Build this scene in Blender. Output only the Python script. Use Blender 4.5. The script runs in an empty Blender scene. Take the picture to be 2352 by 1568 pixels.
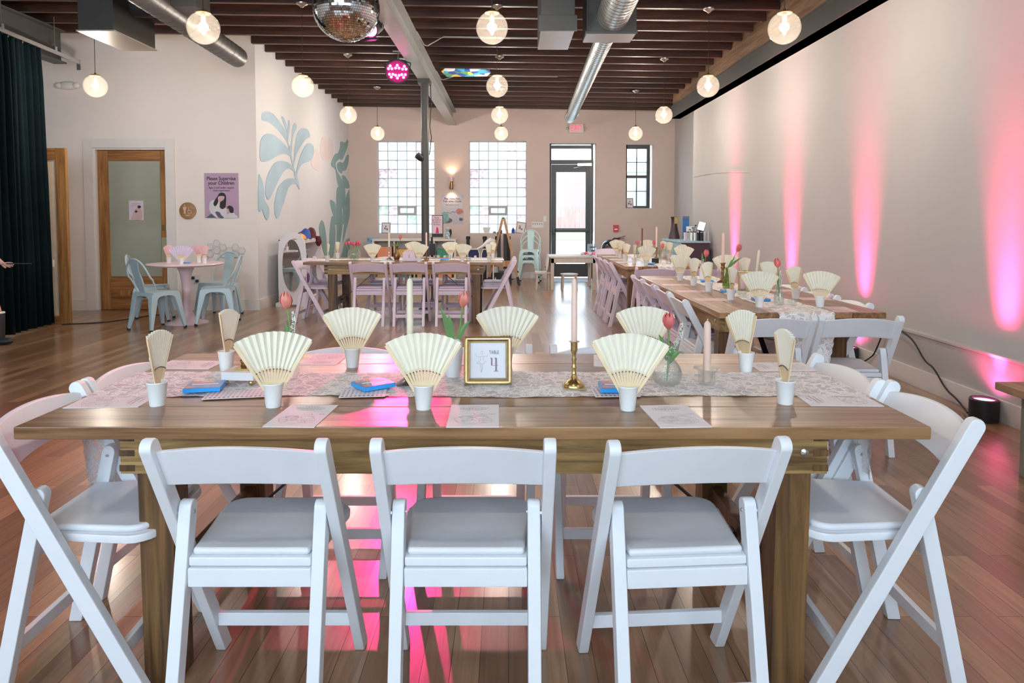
import bpy, bmesh, math, random
from mathutils import Vector, Matrix, Euler
random.seed(7)
S = bpy.context.scene
COL = S.collection
PI = math.pi
R = math.radians
# ------------------------------------------------------------------ materials
def lin(c):
    return tuple((x/12.92 if x <= .04045 else ((x+.055)/1.055)**2.4) for x in c)
def rgb(r, g, b):
    return lin((r/255., g/255., b/255.)) + (1,)
MATS = {}
def newmat(name):
    m = bpy.data.materials.new(name); m.use_nodes = True
    nt = m.node_tree; nt.nodes.clear()
    out = nt.nodes.new('ShaderNodeOutputMaterial')
    MATS[name] = m
    return m, nt, out
def N(nt, t, **kw):
    n = nt.nodes.new(t)
    for k, v in kw.items():
        if k in n.inputs.keys(): n.inputs[k].default_value = v
        else: setattr(n, k, v)
    return n
def pbr(name, col, rough=.5, metal=0, var=.06, scale=8, spec=.5, trans=0, coat=0, bump=0, stretch=(1, 1, 1), sheen=0):
    m, nt, out = newmat(name)
    b = N(nt, 'ShaderNodeBsdfPrincipled', Roughness=rough, Metallic=metal)
    b.inputs['Specular IOR Level'].default_value = spec
    b.inputs['Transmission Weight'].default_value = trans
    b.inputs['Coat Weight'].default_value = coat
    b.inputs['Sheen Weight'].default_value = sheen
    tc = N(nt, 'ShaderNodeTexCoord'); mp = N(nt, 'ShaderNodeMapping'); mp.inputs['Scale'].default_value = stretch
    nt.links.new(tc.outputs['Object'], mp.inputs[0])
    no = N(nt, 'ShaderNodeTexNoise', Scale=scale, Detail=4.0)
    nt.links.new(mp.outputs[0], no.inputs['Vector'])
    cr = N(nt, 'ShaderNodeValToRGB')
    cr.color_ramp.elements[0].position = .3; cr.color_ramp.elements[1].position = .7
    cr.color_ramp.elements[0].color = tuple(max(0, x*(1-var)) for x in col[:3])+(1,)
    cr.color_ramp.elements[1].color = tuple(min(1, x*(1+var)) for x in col[:3])+(1,)
    nt.links.new(no.outputs[0], cr.inputs[0]); nt.links.new(cr.outputs[0], b.inputs['Base Color'])
    if bump:
        bp = N(nt, 'ShaderNodeBump', Strength=bump, Distance=.01)
        nt.links.new(no.outputs[0], bp.inputs['Height']); nt.links.new(bp.outputs[0], b.inputs['Normal'])
    nt.links.new(b.outputs[0], out.inputs[0])
    return m
def wood(name, c1, c2, axis=0, rough=.45, plank=0, off=0.0, c3=None, spec=.5, coat=0):
    """stained boards: grain stretched along axis, boards of width plank across it"""
    m, nt, out = newmat(name); L = nt.links.new
    b = N(nt, 'ShaderNodeBsdfPrincipled', Roughness=rough); b.inputs['Specular IOR Level'].default_value = spec; b.inputs['Coat Weight'].default_value = coat; b.inputs['Coat Roughness'].default_value = .2
    tc = N(nt, 'ShaderNodeTexCoord'); mp = N(nt, 'ShaderNodeMapping')
    sc = [26, 26, 26]; sc[axis] = 1.5; mp.inputs['Scale'].default_value = sc
    L(tc.outputs['Object'], mp.inputs[0])
    vec = mp.outputs[0]
    if plank:
        sx = N(nt, 'ShaderNodeSeparateXYZ'); L(tc.outputs['Object'], sx.inputs[0])
        a = N(nt, 'ShaderNodeMath', operation='DIVIDE'); a.inputs[1].default_value = plank
        L(sx.outputs[1 - axis if axis < 2 else 0], a.inputs[0])
        ad = N(nt, 'ShaderNodeMath', operation='ADD'); ad.inputs[1].default_value = off; L(a.outputs[0], ad.inputs[0])
        f = N(nt, 'ShaderNodeMath', operation='FLOOR'); L(ad.outputs[0], f.inputs[0])
        wn = N(nt, 'ShaderNodeTexWhiteNoise', noise_dimensions='1D'); L(f.outputs[0], wn.inputs['W'])
        mul = N(nt, 'ShaderNodeVectorMath', operation='SCALE'); L(wn.outputs['Color'], mul.inputs[0]); mul.inputs['Scale'].default_value = 30
        va = N(nt, 'ShaderNodeVectorMath', operation='ADD'); L(vec, va.inputs[0]); L(mul.outputs[0], va.inputs[1]); vec = va.outputs[0]
    n1 = N(nt, 'ShaderNodeTexNoise', Scale=1.1, Detail=8.0, Roughness=.62, Distortion=.6); L(vec, n1.inputs['Vector'])
    wv = N(nt, 'ShaderNodeTexNoise', Scale=.35, Detail=2.0); L(vec, wv.inputs['Vector'])
    cr = N(nt, 'ShaderNodeValToRGB'); e = cr.color_ramp.elements
    e[0].position = .36; e[0].color = c1; e[1].position = .62; e[1].color = c2
    L(n1.outputs[0], cr.inputs[0])
    mx = N(nt, 'ShaderNodeMix', data_type='RGBA', blend_type='MULTIPLY'); mx.inputs[0].default_value = .5
    cr2 = N(nt, 'ShaderNodeValToRGB'); cr2.color_ramp.elements[0].position = .35; cr2.color_ramp.elements[1].position = .65
    cr2.color_ramp.elements[0].color = (.62, .58, .55, 1); cr2.color_ramp.elements[1].color = (1.1, 1.08, 1.05, 1)
    L(wv.outputs[0], cr2.inputs[0]); L(cr.outputs[0], mx.inputs[6]); L(cr2.outputs[0], mx.inputs[7])
    col = mx.outputs[2]
    if plank:
        hs = N(nt, 'ShaderNodeHueSaturation'); L(col, hs.inputs['Color'])
        mr = N(nt, 'ShaderNodeMapRange'); mr.inputs[3].default_value = .8; mr.inputs[4].default_value = 1.2
        L(wn.outputs['Value'], mr.inputs[0]); L(mr.outputs[0], hs.inputs['Value']); col = hs.outputs[0]
    L(col, b.inputs['Base Color'])
    bp = N(nt, 'ShaderNodeBump', Strength=.12, Distance=.004); L(n1.outputs[0], bp.inputs['Height']); L(bp.outputs[0], b.inputs['Normal'])
    L(b.outputs[0], out.inputs[0])
    return m
def emis(name, col, strength):
    m, nt, out = newmat(name)
    e = N(nt, 'ShaderNodeEmission', Strength=strength); e.inputs[0].default_value = col
    nt.links.new(e.outputs[0], out.inputs[0]); return m
def glassy(name, tint=(1, 1, 1, 1), gl=.35, milk=0.0, milkcol=(1, 1, 1, 1), rough=.03, fres=1.45, base=.05):
    """clear thin glass: light passes, the rim reflects, a little milkiness"""
    m, nt, out = newmat(name); L = nt.links.new
    t = N(nt, 'ShaderNodeBsdfTransparent'); t.inputs[0].default_value = tint
    cur = t.outputs[0]
    if milk:
        d = N(nt, 'ShaderNodeBsdfTranslucent'); d.inputs[0].default_value = milkcol
        d2 = N(nt, 'ShaderNodeBsdfDiffuse'); d2.inputs[0].default_value = milkcol
        ad = N(nt, 'ShaderNodeMixShader'); L(d.outputs[0], ad.inputs[1]); L(d2.outputs[0], ad.inputs[2])
        mx = N(nt, 'ShaderNodeMixShader', Fac=milk); L(cur, mx.inputs[1]); L(ad.outputs[0], mx.inputs[2]); cur = mx.outputs[0]
    g = N(nt, 'ShaderNodeBsdfGlossy', Roughness=rough)
    fr = N(nt, 'ShaderNodeLayerWeight', Blend=.5)
    pw = N(nt, 'ShaderNodeMath', operation='POWER'); pw.inputs[1].default_value = 4; L(fr.outputs['Facing'], pw.inputs[0])
    mu = N(nt, 'ShaderNodeMath', operation='MULTIPLY_ADD'); mu.inputs[1].default_value = gl*1.5; mu.inputs[2].default_value = base; mu.use_clamp = True
    L(pw.outputs[0], mu.inputs[0])
    mx2 = N(nt, 'ShaderNodeMixShader'); L(mu.outputs[0], mx2.inputs[0]); L(cur, mx2.inputs[1]); L(g.outputs[0], mx2.inputs[2])
    L(mx2.outputs[0], out.inputs[0]); return m
# ------------------------------------------------------------------ mesh builder
class MB:
    def __init__(s): s.v = []; s.f = []; s.m = []; s.mi = 0; s.sm = []
    def face(s, idx, smooth=False): s.f.append(tuple(idx)); s.m.append(s.mi); s.sm.append(smooth)
    def add(s, vs): b = len(s.v); s.v += [tuple(v) for v in vs]; return b
    def box(s, x0, x1, y0, y1, z0, z1):
        b = s.add([(x, y, z) for z in (z0, z1) for y in (y0, y1) for x in (x0, x1)])
        for q in ((0, 2, 3, 1), (4, 5, 7, 6), (0, 1, 5, 4), (2, 6, 7, 3), (0, 4, 6, 2), (1, 3, 7, 5)): s.face([b+i for i in q])
        return s
    def hexa(s, p):
        b = s.add(p)
        for q in ((0, 2, 3, 1), (4, 5, 7, 6), (0, 1, 5, 4), (2, 6, 7, 3), (0, 4, 6, 2), (1, 3, 7, 5)): s.face([b+i for i in q])
        return s
    def bar(s, p, q, w, h, up=(0, 0, 1)):
        p = Vector(p); q = Vector(q); d = (q-p).normalized(); up = Vector(up)
        if abs(d.dot(up)) > .99: up = Vector((0, 1, 0))
        x = d.cross(up).normalized(); u = x.cross(d).normalized()
        c = [(-1, -1), (1, -1), (-1, 1), (1, 1)]
        vs = [o + x*(a*w/2) + u*(b*h/2) for o in (p, q) for a, b in c]
        b0 = s.add(vs)
        for qd in ((0, 2, 3, 1), (4, 5, 7, 6), (0, 1, 5, 4), (2, 6, 7, 3), (0, 4, 6, 2), (1, 3, 7, 5)): s.face([b0+i for i in qd])
        return s
    def tube(s, pts, r, n=8, caps=True, smooth=True):
        pts = [Vector(p) for p in pts]
        rr = r if isinstance(r, (list, tuple)) else [r]*len(pts)
        prev = None; rings = []
        for i, p in enumerate(pts):
            a = pts[max(0, i-1)]; c = pts[min(len(pts)-1, i+1)]
            d = (c-a).normalized()
            if prev is None:
                x = d.cross(Vector((0, 0, 1)))
                if x.length < .05: x = d.cross(Vector((0, 1, 0)))
            else: x = prev - d*prev.dot(d)
            x.normalize(); prev = x; y = d.cross(x)
            rings.append(s.add([p + (x*math.cos(2*PI*k/n) + y*math.sin(2*PI*k/n))*rr[i] for k in range(n)]))
        for a, b in zip(rings, rings[1:]):
            for k in range(n): s.face([a+k, a+(k+1) % n, b+(k+1) % n, b+k], smooth)
        if caps:
            s.face([rings[0]+k for k in reversed(range(n))]); s.face([rings[-1]+k for k in range(n)])
        return s
    def lathe(s, prof, n=24, c=(0, 0, 0), smooth=True, caps=True):
        rings = []
        for r, z in prof:
            if r < 1e-5: rings.append((s.add([(c[0], c[1], c[2]+z)]), 1))
            else: rings.append((s.add([(c[0]+r*math.cos(2*PI*k/n), c[1]+r*math.sin(2*PI*k/n), c[2]+z) for k in range(n)]), n))
        for (a, na), (b, nb) in zip(rings, rings[1:]):
            for k in range(n):
                k2 = (k+1) % n
                if na == 1 and nb == 1: continue
                if na == 1: s.face([a, b+k2, b+k], smooth)
                elif nb == 1: s.face([a+k, a+k2, b], smooth)
                else: s.face([a+k, a+k2, b+k2, b+k], smooth)
        if caps:
            if rings[0][1] > 1: s.face([rings[0][0]+k for k in reversed(range(n))])
            if rings[-1][1] > 1: s.face([rings[-1][0]+k for k in range(n)])
        return s
    def ball(s, c, r, n=16, m=10, sx=1, sy=1, sz=1):
        b0 = len(s.v)
        s.lathe([(r*math.sin(PI*i/m) if 0 < i < m else 0, -r*math.cos(PI*i/m)) for i in range(m+1)], n)
        for i in range(b0, len(s.v)):
            v = s.v[i]; s.v[i] = (c[0]+v[0]*sx, c[1]+v[1]*sy, c[2]+v[2]*sz)
        return s
    def prism(s, pts, fa, fb):
        """polygon pts (u,w) mapped by fa and fb to the two 3-D faces"""
        n = len(pts); a = s.add([fa(*p) for p in pts]); b = s.add([fb(*p) for p in pts])
        s.face([a+i for i in range(n)]); s.face([b+i for i in reversed(range(n))])
        for i in range(n): j = (i+1) % n; s.face([a+j, a+i, b+i, b+j])
        return s
    def build(s, name, mats, parent=None, bevel=0, seg=2, loc=None, rot=None, sharp=.7, tri=False):
        me = bpy.data.meshes.new(name); me.from_pydata(s.v, [], s.f)
        if not isinstance(mats, (list, tuple)): mats = [mats]
        for m in mats: me.materials.append(m if not isinstance(m, str) else MATS[m])
        me.polygons.foreach_set('material_index', s.m)
        bm = bmesh.new(); bm.from_mesh(me)
        bmesh.ops.recalc_face_normals(bm, faces=bm.faces)
        if tri: bmesh.ops.triangulate(bm, faces=[f for f in bm.faces if len(f.verts) > 4])
        if bevel:
            ed = [e for e in bm.edges if len(e.link_faces) == 2 and e.calc_face_angle(0) > .6]
            bmesh.ops.bevel(bm, geom=ed, offset=bevel, segments=seg, profile=.5, affect='EDGES', clamp_overlap=True)
            bm.normal_update()
        bm.to_mesh(me); bm.free()
        if bevel: me.polygons.foreach_set('use_smooth', [True]*len(me.polygons)); me.set_sharp_from_angle(angle=sharp)
        elif any(s.sm):
            me.polygons.foreach_set('use_smooth', [True]*len(me.polygons)); me.set_sharp_from_angle(angle=sharp)
        o = bpy.data.objects.new(name, me); COL.objects.link(o)
        if bevel:
            wn = o.modifiers.new('flat_normals', 'WEIGHTED_NORMAL'); wn.weight = 100; wn.keep_sharp = True
        if parent: o.parent = parent
        if loc: o.location = loc
        if rot: o.rotation_euler = rot
        return o
def tag(o, label, cat, group=None, kind=None):
    o['label'] = label; o['category'] = cat
    if group: o['group'] = group
    if kind: o['kind'] = kind
    return o
def empty(name, label, cat, loc=(0, 0, 0), rz=0, group=None):
    o = bpy.data.objects.new(name, None); COL.objects.link(o); o.location = loc; o.rotation_euler = (0, 0, rz)
    o.empty_display_size = .1
    return tag(o, label, cat, group)
def struct(o): o['kind'] = 'structure'; return o
def copy_tree(o, parent=None):
    c = o.copy(); COL.objects.link(c); c.parent = parent
    for ch in list(o.children): copy_tree(ch, c)
    return c
def place(proto, loc, rot, label, group=None, cat=None, first=[]):
    """use the prototype the first time, a copy after that"""
    if proto.name not in first: first.append(proto.name); o = proto
    else: o = copy_tree(proto)
    o.location = loc; o.rotation_euler = rot if isinstance(rot, (tuple, list)) else (0, 0, rot)
    o['label'] = label
    if group: o['group'] = group
    if cat: o['category'] = cat
    return o
def text(name, body, size, mat, parent, loc, rot, align='CENTER', bold=0.0, sx=1):
    cu = bpy.data.curves.new(name, 'FONT'); cu.body = body; cu.size = size; cu.align_x = align; cu.align_y = 'CENTER'
    cu.offset = bold; cu.extrude = .0006; cu.space_line = .95
    cu.materials.append(MATS[mat])
    t = bpy.data.objects.new(name, cu); COL.objects.link(t); dg = bpy.context.evaluated_depsgraph_get(); dg.update()
    me = bpy.data.meshes.new_from_object(t.evaluated_get(dg)); bpy.data.objects.remove(t)
    me.materials.clear(); me.materials.append(MATS[mat])
    o = bpy.data.objects.new(name, me); COL.objects.link(o); o.parent = parent; o.location = loc; o.rotation_euler = rot; o.scale = (sx, 1, 1)
    return o
# ------------------------------------------------------------------ palette
WHITE = pbr('white_resin', (.80, .82, .85, 1), .38, var=.02)
PADW = pbr('white_vinyl', (.76, .77, .81, 1), .42, var=.05, scale=5, bump=.05)
LAV_PINKLIT = pbr('lavender_and_pink_lit_resin', (.74, .61, .71, 1), .4, var=.03)  # pink light on white chairs put into the colour; also lavender box and blooms
PAD_PINKLIT = pbr('pink_lit_white_vinyl', (.60, .48, .62, 1), .42, var=.05)  # pink light put into the colour of the white pads
BOLT = pbr('steel', (.6, .6, .6, 1), .3, metal=1)
BLACK = pbr('black_metal', (.012, .012, .014, 1), .45)
PLASTIC = pbr('black_plastic', (.02, .02, .022, 1), .5)
TOP = wood('table_top_wood', rgb(116, 80, 50), rgb(176, 134, 92), 0, .34, plank=.196, off=.5, spec=.5, coat=.28)
APR = wood('table_side_wood', rgb(104, 78, 46), rgb(196, 160, 104), 0, .4)
LEGW = wood('table_leg_wood', rgb(72, 50, 28), rgb(128, 94, 56), 2, .45)
PAPER = pbr('paper', (.78, .74, .76, 1), .7, var=.02)
PAPERP = pbr('pink_paper', (.74, .52, .52, 1), .7, var=.03)
INK = pbr('grey_ink', (.22, .18, .2, 1), .8)
INKL = pbr('pale_ink', (.45, .38, .41, 1), .8)
CUP = pbr('paper_cup', (.86, .87, .85, 1), .5, var=.02)
FANP = pbr('fan_paper', (.86, .82, .68, 1), .75, var=.03, scale=20)
FANPK = pbr('pink_fan_paper', (.80, .55, .60, 1), .75, var=.03)
FANLV = pbr('lilac_fan_paper', (.74, .66, .82, 1), .75, var=.03)
BAMB = pbr('bamboo', (.80, .64, .40, 1), .5, var=.08, stretch=(4, 4, .4))
BEAD = pbr('rivet', (.10, .07, .05, 1), .5)
BRASS = pbr('brass', (.62, .46, .2, 1), .28, metal=1, var=.1, scale=30)
GOLD = pbr('gold_frame', (.70, .55, .30, 1), .33, metal=1, var=.1, scale=40)
PEWTER = pbr('pewter', (.42, .42, .42, 1), .33, metal=1, var=.12, scale=30)
SILVER = pbr('silver', (.75, .75, .77, 1), .18, metal=1)
BRONZE = pbr('bronze', (.25, .15, .07, 1), .35, metal=1, var=.2, scale=30)
MARBLE = pbr('marble', (.80, .80, .79, 1), .25, var=.05, scale=4)
CREAM = pbr('cream_wax', (.82, .76, .56, 1), .45, var=.02)
PEACH = pbr('peach_wax', (.84, .60, .50, 1), .45, var=.02)
BURG = pbr('burgundy_wax', (.22, .05, .06, 1), .45)
TULIP = pbr('tulip_petals', (.80, .18, .17, 1), .5, var=.35, scale=12, stretch=(3, 3, .6))
TULIPY = pbr('tulip_pale', (.84, .27, .20, 1), .5, var=.35, scale=10, stretch=(3, 3, .6))
PINKF = pbr('pink_petals', (.78, .12, .22, 1), .5, var=.3, scale=20)
STEM = pbr('green_stem', (.16, .34, .08, 1), .5, var=.2)
LEAF = pbr('green_leaf', (.14, .30, .09, 1), .5, var=.25)
SPRIG = pbr('white_blossom', (.72, .74, .70, 1), .7, var=.25, scale=60)
PORC = pbr('white_porcelain', (.82, .84, .84, 1), .25, var=.02)
GLASS = glassy('clear_glass', (.93, .95, .94, 1), .5, milk=.06)
PANE = glassy('window_glass', (.97, .98, .98, 1), .3, base=.008)
BLUEBOX = pbr('blue_box', (.03, .34, .80, 1), .3, var=.05)
BLUEC = pbr('box_cover_blue', (.13, .25, .52, 1), .35, var=.35, scale=25)
REDP = pbr('box_red', (.75, .20, .18, 1), .4)
ORANGE = pbr('box_orange', (.85, .42, .15, 1), .4)
DOTB = pbr('dot_black', (.04, .03, .04, 1), .4); DOTP = pbr('dot_plum', (.25, .10, .16, 1), .4)
DOTG = pbr('dot_grey', (.42, .40, .42, 1), .4); DOTL = pbr('dot_lilac', (.4, .36, .6, 1), .4)
TEAL = pbr('teal_metal', (.42, .55, .60, 1), .35, var=.05)
TEALP = pbr('pale_teal_metal', (.50, .67, .69, 1), .35, var=.05)
PINKT = pbr('pink_table_paint', (.76, .58, .62, 1), .3, var=.03)
RUB = pbr('rubber', (.02, .02, .02, 1), .7)
BIRCH = pbr('birch', (.62, .54, .46, 1), .45, var=.08, stretch=(3, 3, .5))
PINE = wood('easel_pine', rgb(150, 104, 66), rgb(190, 146, 100), 2, .5)
DOORW = wood('door_oak', rgb(128, 84, 42), rgb(176, 128, 76), 2, .4)
OAKH = wood('door_rail_oak', rgb(120, 76, 38), rgb(170, 120, 70), 0, .4)
TRIMW = pbr('white_trim_paint', (.72, .69, .67, 1), .4, var=.02)
STEELG = pbr('grey_beam_paint', (.30, .31, .30, 1), .42, var=.06)
DARKG = pbr('dark_grey_paint', (.06, .06, .06, 1), .45, var=.08)
BLKBEAM = pbr('black_beam_paint', (.045, .045, .042, 1), .5, var=.08)
GALV = pbr('galvanised', (.46, .49, .48, 1), .34, metal=.75, var=.08, scale=3)
DUCTG = pbr('dark_duct_paint', (.055, .053, .05, 1), .4, metal=.2, var=.06)
PAN = pbr('duct_underside_lit', (.42, .42, .40, 1), .4, metal=.3)  # light on the duct undersides put into a paler metal
SEAMM = pbr('duct_seam', (.05, .055, .055, 1), .5)
NAVY = pbr('navy_fabric', (.02, .025, .09, 1), .8)
SKIN = pbr('skin', (.62, .34, .28, 1), .5, var=.06)
HAIR = pbr('brown_hair', (.05, .03, .02, 1), .6)
FRAMEK = pbr('dark_door_frame', (.055, .06, .065, 1), .4, var=.05)
CHROME = pbr('chrome', (.8, .82, .84, 1), .15, metal=1)
MIRROR = pbr('mirror', (.85, .88, .88, 1), .03, metal=1, var=0)
GREYF = pbr('grey_frame_paint', (.25, .25, .26, 1), .5)
WFRAME = pbr('oak_photo_frame', (.42, .30, .18, 1), .5)
REDA = pbr('red_paint', (.55, .05, .06, 1), .4)
EXITL = emis('exit_letter_light', (1, .06, .12, 1), 2.2)
PINKL = emis('pink_led', (1, .12, .55, 1), 9)
PINKU = emis('pink_uplight_lens', (1, .18, .5, 1), 10)
BULB = emis('warm_filament_bulb', (1, .66, .34, 1), 14)
SCREEN = emis('tablet_screen', (.95, .98, 1, 1), 1.3)
SCONL = emis('sconce_bulb', (1, .75, .5, 1), 8)
W_SKY = 8; EXPO = 0.06
# ------------------------------------------------------------------ the room
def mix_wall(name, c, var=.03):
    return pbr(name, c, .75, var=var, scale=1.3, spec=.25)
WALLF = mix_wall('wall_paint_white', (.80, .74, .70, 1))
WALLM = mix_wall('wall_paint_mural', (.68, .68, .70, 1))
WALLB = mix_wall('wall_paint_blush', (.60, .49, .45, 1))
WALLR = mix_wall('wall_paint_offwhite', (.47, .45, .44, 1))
MBLUE = pbr('mural_blue', rgb(166, 190, 206), .75, var=.08, scale=2)
MGREEN = pbr('mural_green', rgb(134, 164, 166), .75, var=.1, scale=2)
MPINK = pbr('mural_pink', rgb(216, 204, 204), .75, var=.03, scale=2)
def floor_mat():
    m, nt, out = newmat('oak_floor'); L = nt.links.new
    b = N(nt, 'ShaderNodeBsdfPrincipled'); b.inputs['Specular IOR Level'].default_value = .5; b.inputs['Coat Weight'].default_value = .55; b.inputs['Coat Roughness'].default_value = .17
    tc = N(nt, 'ShaderNodeTexCoord'); mp = N(nt, 'ShaderNodeMapping'); mp.inputs['Rotation'].default_value = (0, 0, PI/2)
    L(tc.outputs['Object'], mp.inputs[0])
    br = N(nt, 'ShaderNodeTexBrick', offset=.37, offset_frequency=2)
    br.inputs['Scale'].default_value = 1; br.inputs['Mortar Size'].default_value = .0012; br.inputs['Mortar Smooth'].default_value = .1
    br.inputs['Brick Width'].default_value = 1.1; br.inputs['Row Height'].default_value = .085; br.inputs['Bias'].default_value = 0
    br.inputs['Color1'].default_value = rgb(128, 96, 72); br.inputs['Color2'].default_value = rgb(176, 140, 108); br.inputs['Mortar'].default_value = rgb(74, 50, 36)
    L(mp.outputs[0], br.inputs['Vector'])
    mp2 = N(nt, 'ShaderNodeMapping'); mp2.inputs['Scale'].default_value = (30, 1.6, 1); L(tc.outputs['Object'], mp2.inputs[0])
    n = N(nt, 'ShaderNodeTexNoise', Scale=1.6, Detail=7.0, Distortion=.8); L(mp2.outputs[0], n.inputs['Vector'])
    cr = N(nt, 'ShaderNodeValToRGB'); cr.color_ramp.elements[0].position = .3; cr.color_ramp.elements[1].position = .7
    cr.color_ramp.elements[0].color = (.72, .68, .64, 1); cr.color_ramp.elements[1].color = (1.08, 1.06, 1.04, 1); L(n.outputs[0], cr.inputs[0])
    mx = N(nt, 'ShaderNodeMix', data_type='RGBA', blend_type='MULTIPLY'); mx.inputs[0].default_value = 1
    L(br.outputs['Color'], mx.inputs[6]); L(cr.outputs[0], mx.inputs[7]); L(mx.outputs[2], b.inputs['Base Color'])
    mr = N(nt, 'ShaderNodeMapRange'); mr.inputs[3].default_value = .24; mr.inputs[4].default_value = .36; L(n.outputs[0], mr.inputs[0]); L(mr.outputs[0], b.inputs['Roughness'])
    bp = N(nt, 'ShaderNodeBump', Strength=.25, Distance=.002); L(br.outputs['Fac'], bp.inputs['Height']); bp.invert = True; L(bp.outputs[0], b.inputs['Normal'])
    L(b.outputs[0], out.inputs[0]); return m
FLOORM = floor_mat()
YB = 14.58
struct(MB().box(-8.2, 3.75, -2.9, YB+.3, -.06, 0).build('floor', FLOORM))
def wall_grid(name, mat, u0, u1, z0, z1, holes, mk):
    us = sorted({u0, u1, *[h[0] for h in holes], *[h[1] for h in holes]}); zs = sorted({z0, z1, *[h[2] for h in holes], *[h[3] for h in holes]})
    b = MB()
    for a, c in zip(us, us[1:]):
        for d, e in zip(zs, zs[1:]):
            if any(h[0] <= (a+c)/2 <= h[1] and h[2] <= (d+e)/2 <= h[3] for h in holes): continue
            mk(b, a, c, d, e)
    return struct(b.build(name, mat))
W1 = (-2.80, -1.58, .957, 2.92); W2 = (-.837, .381, .957, 2.92); DO = (.874, 1.862, 0, 2.87); W3 = (2.50, 3.087, 1.497, 2.85)
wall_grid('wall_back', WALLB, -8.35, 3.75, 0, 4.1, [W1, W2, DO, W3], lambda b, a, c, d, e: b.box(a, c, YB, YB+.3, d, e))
# the mural wall runs from A to B, turning in very slightly
WA = Vector((-3.52, 9.58, 0)); WB = Vector((-3.39, 14.58, 0)); WD = (WB-WA).normalized(); WN = Vector((WD.y, -WD.x, 0))
def onw(s, z, o=0): return WA + WD*s + WN*o + Vector((0, 0, z))
b = MB(); b.hexa([onw(0, 0, -.15), onw(0, 0, 0), onw(5.0, 0, -.15), onw(5.0, 0, 0), onw(0, 4.1, -.15), onw(0, 4.1, 0), onw(5.0, 4.1, -.15), onw(5.0, 4.1, 0)])
struct(b.build('wall_left', WALLM))
MUR_BLUE = [[(0.198, 2.73), (0.23, 2.791), (0.369, 2.836), (0.55, 2.853), (0.736, 2.827), (0.983, 2.741), (1.125, 2.667), (1.211, 2.585), (1.267, 2.497), (1.355, 2.411), (1.353, 2.369), (1.299, 2.395), (1.207, 2.49), (0.977, 2.588), (0.676, 2.67), (0.466, 2.696), (0.226, 2.689)], [(0.988, 2.843), (1.046, 2.864), (1.132, 2.833), (1.203, 2.76), (1.228, 2.639), (1.24, 2.578), (1.155, 2.682), (1.071, 2.763)], [(1.262, 2.737), (1.296, 2.836), (1.342, 2.842), (1.364, 2.792), (1.352, 2.706), (1.284, 2.541), (1.265, 2.455), (1.226, 2.607)], [(1.421, 2.514), (1.476, 2.712), (1.542, 2.806), (1.617, 2.839), (1.68, 2.813), (1.652, 2.744), (1.536, 2.644), (1.468, 2.519), (1.419, 2.322), (1.338, 2.378)], [(1.519, 2.235), (1.575, 2.433), (1.68, 2.64), (1.85, 2.759), (2.074, 2.815), (2.268, 2.811), (2.356, 2.753), (2.354, 2.695), (2.118, 2.623), (1.872, 2.485), (1.668, 2.345), (1.566, 2.206), (1.498, 2.094), (1.463, 2.177)], [(1.622, 2.016), (1.692, 2.14), (1.866, 2.341), (2.114, 2.521), (2.313, 2.587), (2.515, 2.574), (2.58, 2.487), (2.507, 2.363), (2.319, 2.278), (2.032, 2.221), (1.859, 2.163), (1.722, 2.066), (1.652, 1.952)], [(0.11, 2.24), (0.14, 2.375), (0.254, 2.473), (0.459, 2.53), (0.67, 2.531), (0.916, 2.489), (1.116, 2.439), (1.322, 2.366), (1.411, 2.279), (1.199, 2.297), (0.965, 2.276), (0.739, 2.22), (0.522, 2.153), (0.34, 2.114), (0.19, 2.102), (0.118, 2.129)], [(0.299, 1.742), (0.356, 1.879), (0.516, 2.025), (0.708, 2.128), (0.96, 2.173), (1.224, 2.174), (1.437, 2.132), (1.575, 2.034), (1.372, 2.08), (1.189, 2.062), (1.04, 2.01), (0.835, 1.876), (0.637, 1.716), (0.473, 1.593), (0.381, 1.566), (0.307, 1.627)], [(1.288, 2.415), (1.362, 2.423), (1.442, 2.26), (1.53, 2.107), (1.654, 1.996), (1.778, 1.805), (1.76, 1.771), (1.617, 1.874), (1.512, 2.052), (1.394, 2.224)], [(0.656, 1.518), (0.672, 1.578), (0.774, 1.732), (0.947, 1.831), (1.183, 1.905), (1.429, 1.934), (1.618, 1.918), (1.681, 1.855), (1.425, 1.843), (1.237, 1.761), (1.113, 1.631), (1.021, 1.525), (1.023, 1.542), (0.923, 1.431), (0.805, 1.308), (0.712, 1.302), (0.643, 1.388), (0.642, 1.534)], [(0.049, 1.882), (0.127, 1.869), (0.204, 1.792), (0.247, 1.651), (0.259, 1.558), (0.388, 1.472), (0.427, 1.396), (0.398, 1.301), (0.33, 1.27), (0.234, 1.332), (0.172, 1.413), (0.029, 1.418)]]
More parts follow.
